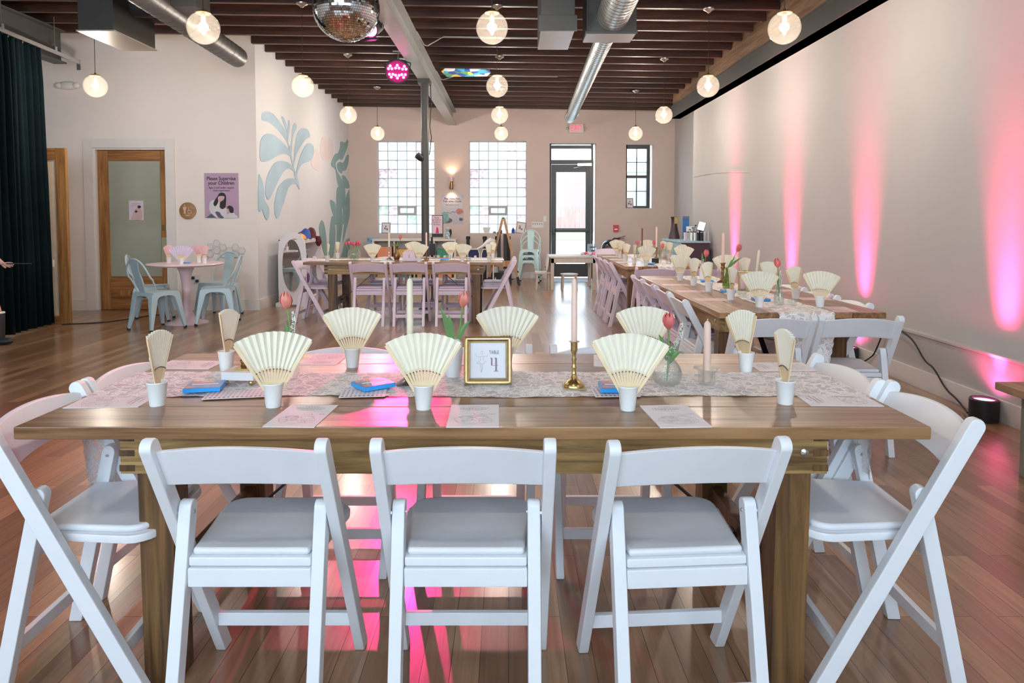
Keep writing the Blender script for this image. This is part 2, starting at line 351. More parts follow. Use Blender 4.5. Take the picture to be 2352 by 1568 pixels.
MUR_GREEN = [[(4.34, 2.837), (4.697, 2.855), (4.859, 2.935), (4.954, 2.897), (4.88, 2.791), (4.582, 2.556), (4.426, 2.474), (4.227, 2.471), (3.982, 2.372), (4.071, 2.22), (4.214, 2.163), (4.56, 2.006), (4.682, 1.804), (4.643, 1.485), (4.437, 1.482), (4.395, 1.699), (4.063, 2.008), (3.93, 2.237), (3.656, 2.296), (3.706, 2.415), (3.942, 2.552), (4.134, 2.583), (4.285, 2.704)], [(4.053, 2.351), (4.274, 2.422), (4.525, 2.428), (4.819, 2.604), (4.98, 2.612), (4.92, 2.445), (4.728, 2.291), (4.467, 2.247), (4.415, 2.196), (4.168, 2.227)], [(4.412, 2.141), (4.566, 2.171), (4.879, 2.077), (4.98, 1.986), (4.98, 1.929), (4.686, 1.908), (4.51, 2.045)], [(4.696, 1.485), (4.705, 1.708), (4.925, 1.876), (4.98, 1.844), (4.98, 1.489)], [(3.994, 1.477), (4.008, 1.821), (4.131, 1.912), (4.253, 1.884), (4.347, 1.766), (4.386, 1.482)], [(3.539, 1.612), (3.675, 1.641), (3.856, 1.554), (3.909, 1.476), (3.737, 1.474)], [(3.572, 1.612), (3.845, 1.601), (3.965, 1.463), (3.989, 1.287), (3.921, 1.147), (3.772, 1.322), (3.597, 1.493)], [(2.819, 1.08), (2.96, 1.244), (3.123, 1.19), (3.254, 0.955), (3.298, 0.618), (3.221, 0.555), (2.995, 0.766)], [(3.465, 0.864), (3.522, 1.118), (3.65, 1.322), (3.83, 1.235), (3.881, 0.937), (3.71, 0.543), (3.453, 0.558)], [(4.021, 1.614), (4.381, 1.621), (4.374, 1.431), (4.41, 1.159), (4.231, 0.837), (4.023, 0.525), (3.915, 0.531), (3.977, 0.97)], [(4.531, 1.625), (4.635, 1.627), (4.621, 1.286), (4.478, 1.158), (4.429, 1.286)], [(4.705, 1.628), (4.962, 1.634), (4.95, 1.322), (4.682, 1.044), (4.395, 0.777), (4.549, 1.212)], [(4.319, 0.562), (4.532, 0.772), (4.744, 0.838), (4.945, 0.831), (4.932, 0.491), (4.317, 0.508)]]
MUR_PINK = [[(2.986, 2.635), (3.114, 2.783), (3.368, 2.8), (3.587, 2.819), (3.786, 2.719), (3.754, 2.483), (3.525, 2.375), (3.181, 2.372), (2.978, 2.44)], [(2.427, 2.228), (2.625, 2.479), (2.821, 2.522), (2.931, 2.266), (2.846, 2.14)]]

def smooth_poly(q, n=4):
    out = []; m = len(q)
    for i in range(m):
        p0, p1, p2, p3 = (Vector(q[(i+j) % m]) for j in (-1, 0, 1, 2))
        for k in range(n):
            t = k/n; v = .5*((2*p1)+(p2-p0)*t+(2*p0-5*p1+4*p2-p3)*t*t+(3*p1-p0-3*p2+p3)*t**3); out.append((v.x, v.y))
    return out
mu = empty('wall_mural', 'painted mural of blue and green cut-out leaves on the white side wall', 'mural', onw(0, 0, .002))
for nm, polys, mt in (('blue_leaf', MUR_BLUE, MBLUE), ('green_leaf', MUR_GREEN, MGREEN), ('pink_petal', MUR_PINK, MPINK)):
    for k, q in enumerate(polys):
        b = MB(); o0 = onw(0, 0, .002); f_ = .003 + .0007*k; q = smooth_poly(q)
        b.prism(q, lambda s, z: onw(s, z, .001)-o0, lambda s, z: onw(s, z, f_)-o0)
        o = b.build(nm, mt, mu, tri=True); 
# front-left wall with the oak door
DL = (-5.80, -4.79, 0, 2.275)
wall_grid('wall_left_front', WALLF, -8.2, -3.52, 0, 4.1, [DL], lambda b, a, c, d, e: b.box(a, c, 9.58, 9.75, d, e))
wall_grid('wall_left_outer', WALLF, -2.9, YB, 0, 4.2, [], lambda b, a, c, d, e: b.box(-8.35, -8.2, a, c, d, e))
# right wall: wainscot below a ledge, plain wall above, a step out near the back
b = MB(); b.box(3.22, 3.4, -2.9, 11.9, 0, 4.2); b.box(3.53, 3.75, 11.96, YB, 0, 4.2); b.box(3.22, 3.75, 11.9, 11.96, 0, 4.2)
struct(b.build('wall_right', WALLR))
b = MB(); b.box(3.18, 3.22, -2.9, 11.93, .0, .40); b.box(3.165, 3.22, -2.9, 11.93, .40, .425)
struct(b.build('trim_1', WALLR, bevel=.006))
b = MB(); b.box(3.162, 3.18, -2.9, 11.93, 0, .14); b.box(3.51, 3.53, 11.97, YB, 0, .14); struct(b.build('baseboard_right', TRIMW))
b = MB(); b.box(-3.39, DO[0]-.02, YB-.018, YB, 0, .13); b.box(DO[1]+.02, 3.53, YB-.018, YB, 0, .13); struct(b.build('baseboard_back', TRIMW))
b = MB(); b.hexa([onw(0, 0, 0), onw(0, 0, .02), onw(4.98, 0, 0), onw(4.98, 0, .02), onw(0, .15, 0), onw(0, .15, .02), onw(4.98, .15, 0), onw(4.98, .15, .02)])
b.box(-4.66, -3.50, 9.56, 9.58, 0, .15); b.box(-8.2, -5.93, 9.56, 9.58, 0, .15); struct(b.build('baseboard_left', TRIMW))
# street-side wall behind the viewer: a long shop window with mullions
FW = (-6.6, 2.7, 1.25, 3.65)
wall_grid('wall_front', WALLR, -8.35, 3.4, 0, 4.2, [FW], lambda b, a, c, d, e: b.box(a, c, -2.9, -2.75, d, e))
b = MB()
for k in range(7): x = FW[0]+.03+k*(FW[1]-FW[0]-.06)/6; b.box(x-.03, x+.03, -2.86, -2.79, FW[2], FW[3])
b.box(FW[0], FW[1], -2.86, -2.79, FW[2], FW[2]+.06); b.box(FW[0], FW[1], -2.86, -2.79, FW[3]-.06, FW[3]); b.box(FW[0], FW[1], -2.86, -2.79, 2.65, 2.7)
b.mi = 1; b.box(FW[0], FW[1], -2.83, -2.824, FW[2], FW[3]); struct(b.build('window_4', [FRAMEK, PANE]))
# ceiling: dark deck on joists, falling slightly to the back
def zc(x, y): return 3.70 - .025*(y-7.84) - .013*x
JO = wood('dark_joist_wood', rgb(44, 26, 20), rgb(74, 46, 36), 0, .45)
b = MB(); b.hexa([(x, y, zc(x, y)+.25+d) for d in (0, .06) for y in (-2.9, YB+.3) for x in (-8.35, 3.75)])
struct(b.build('ceiling', JO))
jm = {}
y = 5.35; k = 0
while y < 14.5:
    x0 = -8.2 if y < 9.5 else -3.55; x1 = 3.075 if y < 12.9 else 3.5
    b = MB(); p = []
    for z in (0, .25):
        for yy in (-.03, .03):
            for x in (x0, x1): p.append((x, yy, zc(x, y)+z))
    b.hexa(p); o = struct(b.build('ceiling_joist', JO, bevel=.004, seg=1)); o.location.y = y
    y += .42; k += 1
# steel in the ceiling
def ibeam(name, cx, y0, y1, z0, z1, w, mat, label, tf=.02):
    b = MB(); b.box(cx-w/2, cx+w/2, 0, y1-y0, 0, tf); b.box(cx-w/2, cx+w/2, 0, y1-y0, z1-z0-tf, z1-z0); b.box(cx-.008, cx+.008, 0, y1-y0, tf, z1-z0-tf)
    o = b.build(name, mat, loc=(0, y0, z0)); return struct(o)
ibeam('steel_beam', -1.19, 1.0, YB, 3.25, 3.54, .172, STEELG, '')
ibeam('steel_beam', -5.68, 1.0, 8.75, 3.25, 3.66, .16, BLKBEAM, '')
b = MB(); b.box(3.05, 3.22, 0, 13.9, 0, .22); b.box(3.035, 3.22, 0, 13.9, .0, .015); b.box(3.035, 3.22, 0, 13.9, .205, .22)
struct(b.build('steel_beam', BLKBEAM, loc=(0, -1.0, 3.15)))
LEDG = wood('ledger_wood', rgb(84, 62, 46), rgb(124, 98, 74), 1, .6)
b = MB(); b.box(3.08, 3.22, 0, 13.9, 0, .36); struct(b.build('ceiling_ledger', LEDG, loc=(0, -1.0, 3.37)))
b = MB(); b.lathe([(.056, 0), (.056, 3.19)], 24); b.box(-.09, .09, -.09, .09, 0, .012); b.box(-.085, .085, -.12, .12, 3.19, 3.25)
struct(b.build('steel_column', DARKG, loc=(-1.19, 9.77, 0)))
# glass-block windows
BLK = glassy('glass_block', (.93, .97, .97, 1), .3, milk=.62, milkcol=(.95, .97, .97, 1), rough=.15)
def blkmat():
    m = BLK; nt = m.node_tree; L = nt.links.new
    tc = N(nt, 'ShaderNodeTexCoord'); sc = N(nt, 'ShaderNodeVectorMath', operation='MULTIPLY'); sc.inputs[1].default_value = (1/.2033, 0, 1/.1963)
    L(tc.outputs['Object'], sc.inputs[0]); fl = N(nt, 'ShaderNodeVectorMath', operation='FLOOR'); L(sc.outputs[0], fl.inputs[0])
    wn = N(nt, 'ShaderNodeTexWhiteNoise', noise_dimensions='3D'); L(fl.outputs[0], wn.inputs['Vector'])
    vo = N(nt, 'ShaderNodeTexVoronoi', Scale=14.0); L(tc.outputs['Object'], vo.inputs['Vector'])
    mr = N(nt, 'ShaderNodeMapRange'); mr.inputs[1].default_value = .55; mr.inputs[2].default_value = 1; mr.inputs[3].default_value = .85; mr.inputs[4].default_value = .4
    L(wn.outputs['Value'], mr.inputs[0])
    ad = N(nt, 'ShaderNodeMath', operation='ADD'); ad.use_clamp = True; L(mr.outputs[0], ad.inputs[0])
    v2 = N(nt, 'ShaderNodeMath', operation='MULTIPLY'); v2.inputs[1].default_value = .08; L(vo.outputs['Distance'], v2.inputs[0]); L(v2.outputs[0], ad.inputs[1])
    for n in nt.nodes:
        if n.type == 'MIX_SHADER' and abs(n.inputs[0].default_value-.62) < 1e-4 and not n.inputs[0].is_linked: L(ad.outputs[0], n.inputs[0])
    cr = N(nt, 'ShaderNodeValToRGB'); cr.color_ramp.interpolation = 'CONSTANT'; e = cr.color_ramp.elements
    e[0].position = 0; e[0].color = (.95, .97, .97, 1); e[1].position = .64; e[1].color = (.75, .62, .64, 1); q = e.new(.80); q.color = (.66, .50, .53, 1); q = e.new(.90); q.color = (.56, .68, .55, 1)
    L(wn.outputs['Value'], cr.inputs[0]); v3 = N(nt, 'ShaderNodeTexNoise', Scale=16.0); L(tc.outputs['Object'], v3.inputs['Vector'])
    r3 = N(nt, 'ShaderNodeMapRange'); r3.inputs[1].default_value = .42; r3.inputs[2].default_value = .58; L(v3.outputs[0], r3.inputs[0])
    mx = N(nt, 'ShaderNodeMix', data_type='RGBA'); mx.inputs[6].default_value = (.95, .97, .97, 1); L(r3.outputs[0], mx.inputs[0]); L(cr.outputs[0], mx.inputs[7])  # blotchy tints stand for brick, fence and trees refracted by the blocks
    for n in list(nt.nodes):
        if n.type in ('BSDF_TRANSPARENT', 'BSDF_TRANSLUCENT', 'BSDF_DIFFUSE'): L(mx.outputs[2], n.inputs[0])
blkmat()
MORT = pbr('grey_mortar', (.36, .42, .43, 1), .7)
def block_window(nm, W, vent_col, vent_row):
    root = struct(bpy.data.objects.new(nm, None)); COL.objects.link(root); root.location = (W[0], YB+.17, W[2])
    w = W[1]-W[0]; h = W[3]-W[2]; nx, nz = 6, 10; dx, dz = w/nx, h/nz
    g = MB(); mo = MB()
    for i in range(nx):
        for j in range(nz):
            if j == vent_row and vent_col <= i < vent_col+2: continue
            x0, x1, z0, z1 = i*dx+.006, (i+1)*dx-.006, j*dz+.006, (j+1)*dz-.006
            g.box(x0, x1, 0, .07, z0, z1)
    for i in range(nx+1): mo.box(max(0, i*dx-.005), min(w, i*dx+.005), .006, .064, 0, h)
    for j in range(nz+1): mo.box(0, w, .0065, .0635, max(0, j*dz-.005), min(h, j*dz+.005))
    g.build('glass_blocks', BLK, root, bevel=.006); mo.build('mortar_grid', MORT, root)
    v = MB(); x0, x1, z0, z1 = vent_col*dx, (vent_col+2)*dx, vent_row*dz, (vent_row+1)*dz
    v.box(x0, x1, -.012, .06, z0, z0+.045); v.box(x0, x1, -.012, .06, z1-.045, z1); v.box(x0, x0+.05, -.012, .06, z0+.045, z1-.045); v.box(x1-.05, x1, -.012, .06, z0+.045, z1-.045)
    fr = v.build('vent_frame', pbr('vent_grey_'+nm, (.42, .42, .43, 1), .45), root, bevel=.004)
    p = MB(); p.box(x0+.05, x1-.05, .01, .05, z0+.045, z1-.045); p.build('vent_pane', BLK, root)
block_window('window_1', W1, 2, 2); block_window('window_2', W2, 2, 2)
# glazed street door with transom
root = struct(bpy.data.objects.new('door_1', None)); COL.objects.link(root); root.location = (DO[0], YB+.10, 0)
w = DO[1]-DO[0]; f = MB()
f.box(0, .045, 0, .12, 0, DO[3]); f.box(w-.09, w-.045, 0, .12, 0, DO[3]); f.box(.045, w-.09, 0, .12, DO[3]-.10, DO[3]-.03); f.box(.045, w-.09, 0, .12, 2.44, 2.53)
f.build('frame', FRAMEK, root, bevel=.004)
lf = MB(); X0, X1 = .05, w-.095
lf.box(X0, X0+.10, .02, .07, .02, 2.43); lf.box(X1-.11, X1, .02, .07, .02, 2.43); lf.box(X0+.10, X1-.11, .02, .07, 2.27, 2.43)
lf.box(X0+.10, X1-.11, .02, .07, .02, .30); lf.box(X0+.10, X1-.11, .02, .07, .98, 1.07)
leaf = lf.build('door_leaf', FRAMEK, root, bevel=.004)
pb = MB(); pb.bar((X0+.06, -.03, 1.025), (X1-.05, -.03, 1.025), .05, .06); pb.box(X0+.02, X0+.09, -.055, .02, .96, 1.09); pb.build('push_bar', FRAMEK, leaf, bevel=.006)
MB().box(X0+.10, X1-.11, .04, .046, .30, .98).build('lower_pane', PANE, leaf); MB().box(X0+.10, X1-.11, .04, .046, 1.07, 2.27).build('upper_pane', PANE, leaf)
MB().box(.045, w-.09, .05, .056, 2.53, DO[3]-.10).build('transom_pane', PANE, root)
cl = MB(); cl.box(.60, .90, -.05, 0, 2.40, 2.455); cl.tube([(.70, -.06, 2.39), (.60, -.10, 2.37), (.52, -.03, 2.36)], .009); cl.build('door_closer', CHROME, root, bevel=.004)
NUMG = pbr('etched_number', (.55, .57, .58, 1), .6)
text('street_number', '0030', .15, 'etched_number', root, (w/2-.06, .046, 2.645), (PI/2, 0, PI), sx=.8)
b = MB(); b.box(DO[0]-.06, DO[1]+.06, YB-.9, YB-.25, 0.0, .006); o = b.build('door_reflection_sheet', pbr('blue_grey_sky_reflection', (.36, .42, .46, 1), .8)); tag(o, 'pale blue grey sheet painting the sky reflection on the floor inside the glazed street door', 'mat')  # blue-grey sheet puts the sky's reflection on the floor into colour; possibly a mat
# small sash window
root = struct(bpy.data.objects.new('window_3', None)); COL.objects.link(root); root.location = (W3[0], YB+.15, W3[2])
w, h = W3[1]-W3[0], W3[3]-W3[2]; f = MB()
for z0, z1 in ((0, .05), (h-.08, h), (h/2-.03, h/2+.03)): f.box(0, w-.06, 0, .08, z0, z1)
f.box(0, .05, 0, .08, 0, h); f.box(w-.12, w-.05, -.02, .08, 0, h)
f.build('sash_frame', FRAMEK, root)
f = MB(); f.box(w/2-.045, w/2-.025, .02, .06, .05, h-.08); f.box(.05, w-.12, .02, .06, h*.27-.008, h*.27+.008); f.box(.05, w-.12, .02, .06, h*.73-.008, h*.73+.008); f.build('muntin', FRAMEK, root)
MB().box(.05, w-.12, .036, .042, .05, h-.08).build('pane', PANE, root)
# oak door in the front-left wall, with frosted glass
FROST = pbr('frosted_green_glass', (.33, .35, .29, 1), .12, var=.12, scale=1.2, spec=.6)
def oak_door(nm, x0, x1, y, ztop, sl, sr, tr, brl, glassm, zb=.004):
    root = struct(bpy.data.objects.new(nm, None)); COL.objects.link(root); root.location = (x0, y, zb)
    w = x1-x0; h = ztop-zb
    f = MB(); f.box(0, sl, 0, .045, 0, h); f.box(w-sr, w, 0, .045, 0, h); st = f.build('stile', DOORW, root, bevel=.003)
    f = MB(); f.box(sl, w-sr, .002, .043, h-tr, h); f.box(sl, w-sr, .002, .043, 0, brl); f.build('rail', OAKH, root, bevel=.003)
    MB().box(sl, w-sr, .018, .026, brl, h-tr).build('glass_panel', glassm, root)
    return root, w, h
d2, w, h = oak_door('door_2', -5.77, -4.80, 9.62, 2.245, .145, .095, .145, .47, FROST)
MB().box(w-.082, w-.02, -.006, 0, 1.12, 1.20).build('thumb_latch', BRASS, d2, bevel=.003)
MB().box(w-.088, w-.012, -.005, 0, .60, 1.02).build('push_plate', pbr('pale_brass_plate', (.55, .55, .36, 1), .35, metal=.6), d2)
MB().box(.28, .42, -.004, .002, .20, .27).build('mail_slot', DOORW, d2)
c = MB(); c.box(-5.93, -5.80, 9.555, 9.58, 0, 2.40); c.box(-4.79, -4.66, 9.555, 9.58, 0, 2.40); c.box(-5.80, -4.79, 9.555, 9.58, 2.275, 2.40)
c.box(-5.80, -5.775, 9.58, 9.72, 0, 2.275); c.box(-4.795, -4.79, 9.58, 9.72, 0, 2.275); c.box(-5.775, -4.795, 9.58, 9.72, 2.25, 2.275)
struct(c.build('trim_2', TRIMW, bevel=.004))
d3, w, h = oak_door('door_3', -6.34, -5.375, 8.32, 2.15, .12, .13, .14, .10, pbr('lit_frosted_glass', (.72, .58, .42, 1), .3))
MB().box(.66, .80, -.03, .0, .70, .79).build('pull_handle', PORC, d3, bevel=.008)
# ------------------------------------------------------------------ folding chairs
def side_poly(p, q, w, round_top=True, flat=True, n=8):
    """outline in (y,z) of a bar from foot p to top q, rounded at the top"""
    p = Vector(p); q = Vector(q); d = (q-p).normalized(); nn = Vector((-d.y, d.x))
    pts = []
    if flat:
        k = (w/2)*nn.y/d.y
        pts += [p - nn*(w/2) + d*k, p + nn*(w/2) - d*k]
    else: pts += [p - nn*(w/2), p + nn*(w/2)]
    c = q - d*(w/2)
    for i in range(n+1):
        a = PI*i/n
        pts.append(c + nn*(w/2)*math.cos(a) + d*(w/2)*math.sin(a))
    return [(v.x, v.y) for v in pts]
def make_chair(name, mat, pad, label):
    root = empty(name, label, 'chair')
    A, B = (.20, 0), (-.22, .778)
    def post_y(z): return .20 - .42*z/.778
    for sgn in (-1, 1):
        b = MB(); x = sgn*.211
        b.prism(side_poly(A, B, .046), lambda u, v: (x-.0155, u, v), lambda u, v: (x+.0155, u, v)); b.build('side_post', mat, root, bevel=.005)
        b = MB(); x = sgn*.176
        b.prism(side_poly((-.21, 0), (-.085, .58), .042), lambda u, v: (x-.017, u, v), lambda u, v: (x+.017, u, v)); o = b.build('rear_leg', mat, root, bevel=.005)
        h = MB(); h.tube([(sgn*.19, -.1, .548), (sgn*.2, -.1, .548)], .008, 8); h.tube([(sgn*.157, -.092, .548), (sgn*.160, -.092, .548)], .005, 8); h.build('hinge_pin', BOLT, o)
    # curved back slat
    b = MB(); n = 16; rows = []
    for i in range(n+1):
        t = -1+2*i/n; x = t*.197; ar = (1-t*t)
        zt = .746+.020*ar; zb = .642+.013*ar
        bow = -.016*ar
        r = b.add([(x, post_y(zb)+bow-.009, zb), (x, post_y(zt)+bow-.009, zt), (x, post_y(zt)+bow+.009, zt), (x, post_y(zb)+bow+.009, zb)]); rows.append(r)
    for a, c in zip(rows, rows[1:]):
        for k in range(4): b.face([a+k, a+(k+1) % 4, c+(k+1) % 4, c+k], True)
    b.face([rows[0]+k for k in range(4)]); b.face([rows[-1]+k for k in reversed(range(4))])
    b.build('backrest', mat, root, bevel=.004)
    # seat tray and pad
    def seat_outline(hw, y0, y1, r, hw0):
        pts = [(-hw0, y0), (hw0, y0)]
        for i in range(6): a = PI/2*i/5; pts.append((hw-r+r*math.cos(a), y1-r+r*math.sin(a)))
        for i in range(6): a = PI/2+PI/2*i/5; pts.append((-hw+r+r*math.cos(a), y1-r+r*math.sin(a)))
        return pts
    b = MB(); b.prism(seat_outline(.192, -.134, .215, .07, .157), lambda u, v: (u, v, .422), lambda u, v: (u, v, .446)); b.build('seat_frame', mat, root, bevel=.005)
    b = MB(); b.prism(seat_outline(.176, -.126, .200, .06, .150), lambda u, v: (u, v, .446), lambda u, v: (u, v, .466)); b.build('seat_pad', pad, root, bevel=.009, seg=3)
    b = MB(); b.box(-.1585, .1585, -.140, -.114, .370, .419); b.build('seat_rail', mat, root, bevel=.004)
    yy = post_y(.127); b = MB(); b.box(-.196, .196, yy-.010, yy+.010, .108, .148); b.build('stretcher', mat, root, bevel=.004)
    b = MB(); b.box(-.160, .160, -.195, -.175, .100, .140); b.build('stretcher', mat, root, bevel=.004)
    return root
CH_W = make_chair('folding_chair', WHITE, PADW, 'white')
CH_PINKLIT = make_chair('folding_chair', LAV_PINKLIT, PAD_PINKLIT, 'pink-light-tinted white')  # white chair with the pink light in its colour
GW = 'white folding chairs'; G_PINKLIT = 'pink-light-tinted white folding chairs'
T1 = 'table with the gold number frame'; T2 = 'table in front of the steel column'; T3 = 'table along the pink-lit wall'; T4 = 'table beside the blue cabinet'
def chair(w, x, y, deg, label): place(CH_W if w else CH_PINKLIT, (x, y, 0), R(deg), label, GW if w else G_PINKLIT)
# rz=0 faces +Y (away from the viewer), 180 faces the viewer, -90 faces +X, 90 faces -X
chair(1, -.665, 1.85, 0, 'white folding chair at near long side of gold-frame table, closest to the curtain end')
chair(1, -.11, 1.85, 0, 'white folding chair at the middle of the near long side of the gold-frame table')
chair(1, .45, 1.85, 4, 'white folding chair turned slightly, near long side of gold-frame table toward the bench')
chair(1, -1.20, 2.02, -88, 'white folding chair at curtain end of gold-frame table, nearer front corner')
chair(1, -1.20, 2.475, -92, 'white folding chair at curtain end of gold-frame table, nearer the round pink table')
chair(1, 1.05, 2.03, 88, 'white folding chair at wall end of gold-frame table, next to the bench')
chair(1, 1.02, 2.46, 92, 'white folding chair at wall end of gold-frame table, behind hanging lace')
chair(1, -.67, 2.655, 180, 'white folding chair on far long side of gold-frame table, behind the pewter candlestick')
chair(1, -.125, 2.655, 180, 'white folding chair on far long side of gold-frame table, behind the gold frame')
chair(1, .40, 2.655, 180, 'white folding chair on far long side of gold-frame table, behind the brass candlestick')
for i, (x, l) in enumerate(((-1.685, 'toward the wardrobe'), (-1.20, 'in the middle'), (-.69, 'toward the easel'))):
    chair(0, x, 8.36, 0, 'pink-light-tinted white folding chair, near side of table before steel column, ' + l)
    chair(0, x+.02, 9.2, 180, 'pink-light-tinted white folding chair, far side of table before steel column, ' + l)
chair(0, -2.44, 8.60, -90, 'pink-light-tinted white folding chair at wardrobe end of the column table, nearer one')
chair(0, -2.44, 9.08, -90, 'pink-light-tinted white folding chair at wardrobe end of the column table, farther one by the shelves')
chair(0, -.13, 8.62, 90, 'pink-light-tinted white folding chair at easel end of the column table, nearer one')
chair(0, -.13, 9.08, 90, 'pink-light-tinted white folding chair at easel end of the column table, farther one')
chair(1, 1.455, 3.92, 0, 'white folding chair tucked under the hanging lace of the pink-wall table, aisle side')
chair(1, 1.935, 3.92, -3, 'white folding chair at front end of pink-wall table, close to the wall cable')
chair(1, 1.36, 4.63, -90, 'white folding chair on aisle side of pink-wall table, first from the front end')
for y, l in ((5.14, 'second'), (5.67, 'third'), (6.13, 'fourth')): chair(0, 1.37, y, -90, 'pink-light-tinted white folding chair on aisle side of pink-wall table, %s from the front end' % l)
for y, l in ((4.46, 'first'), (4.98, 'second'), (5.5, 'third'), (6.03, 'fourth')): chair(1, 2.05, y, 90, 'white folding chair on wall side of pink-wall table, %s from the front end' % l)
chair(0, 1.575, 7.46, 0, 'pink-light-tinted white folding chair at near end of blue-cabinet table, on the aisle side')
chair(0, 2.03, 7.46, 0, 'pink-light-tinted white folding chair at near end of blue-cabinet table, on the wall side')
for y, l in ((8.28, 'first'), (8.80, 'second'), (9.33, 'third')): chair(0, 1.42, y, -90, 'pink-light-tinted white folding chair on aisle side of blue-cabinet table, %s from its near end' % l)
for y, l in ((8.2, 'first'), (8.72, 'second'), (9.25, 'third'), (9.76, 'fourth')): chair(0, 2.16, y, 90, 'pink-light-tinted white folding chair on wall side of blue-cabinet table, %s from its near end' % l)
chair(0, 1.72, 11.6, 180, 'pink-light-tinted white folding chair standing before the black bin and extinguisher')
# ------------------------------------------------------------------ farm tables
def make_table(label):
    root = empty('farm_table', label, 'table')
    b = MB(); n = 5; w = .976/n
    for i in range(n):
        y0 = -.488+i*w; b.box(-1.22, 1.22, y0+.0018, y0+w-.0018, .727, .762)
    b.build('tabletop', TOP, root, bevel=.004)
    b = MB(); b.box(-.98, .98, -.412, -.372, .607, .7265); b.box(-.98, .98, .372, .412, .607, .7265); b.box(-.98, -.94, -.372, .372, .607, .7265); b.box(.94, .98, -.372, .372, .607, .7265)
    o = b.build('apron', APR, root, bevel=.002)
    b = MB()
    for sx in (-1, 1):
        for k in range(3): b.box(sx*.98-.021-.019*sx, sx*.98+.021-.019*sx, -.4135, -.40, .615+k*.042, .632+k*.042)
    b.build('finger_joint', LEGW, o)
    for sx in (-1, 1):
        for sy in (-1, 1):
            b = MB(); x0, y0 = sx*.893, sy*.352
            b.hexa([(x0+dx*.048-(sx*.008 if z == 0 else 0), y0+dy*.048, z) for z in (0, .607) for dy in (-1, 1) for dx in (-1, 1)])
            b.build('leg', LEGW, root, bevel=.003)
            b = MB(); b.lathe([(0, -.004), (.012, -.004), (.012, .002), (.006, .006), (0, .007)], 8); o = b.build('bolt', BOLT, root); o.location = (sx*.915, sy*.414, .668); o.rotation_euler = (-sy*PI/2, 0, 0)
        b = MB(); b.box(sx*.893-.02, sx*.893+.02, -.304, .304, .20, .285); b.build('leg_rail', LEGW, root)
        b = MB(); b.bar((sx*.868, 0, .24), (sx*.30, 0, .722), .035, .006); b.tube([(sx*.855, -.022, .25), (sx*.855, .022, .25)], .012, 8); b.build('brace', BLACK, root)
    return root
TB = make_table('farm table')
place(TB, (-.096, 2.276, 0), 0, 'large brown plank farm table with lace runner and gold number frame', 'farm tables')
place(TB, (-1.29, 8.80, 0), 0, 'brown farm table ringed by pink-light-tinted chairs in front of the steel column', 'farm tables')
place(TB, (1.71, 5.165, 0), R(90), 'long brown farm table beside the wall with pink light columns', 'farm tables')
place(TB, (1.79, 8.83, 0), R(90), 'long brown farm table with clutter, in front of the blue cabinet', 'farm tables')
# ------------------------------------------------------------------ bench at the right
BEN = wood('bench_wood', rgb(132, 98, 72), rgb(176, 140, 108), 1, .5)
BENL = wood('bench_leg_wood', rgb(124, 120, 104), rgb(168, 164, 146), 2, .55)
r = empty('wooden_bench', 'weathered wooden bench with plank top beside the pink uplight', 'bench', (2.80, 2.6, 0))
MB().box(-.27, .27, -.92, .92, .42, .462).build('bench_top', BEN, r, bevel=.006)
for y in (-.80, .80): MB().box(-.20, .20, y-.025, y+.025, 0, .42).build('leg', BENL, r, bevel=.003)
MB().box(-.06, .06, -.92, .92, .17, .24).build('stretcher', PINE, r, bevel=.004)
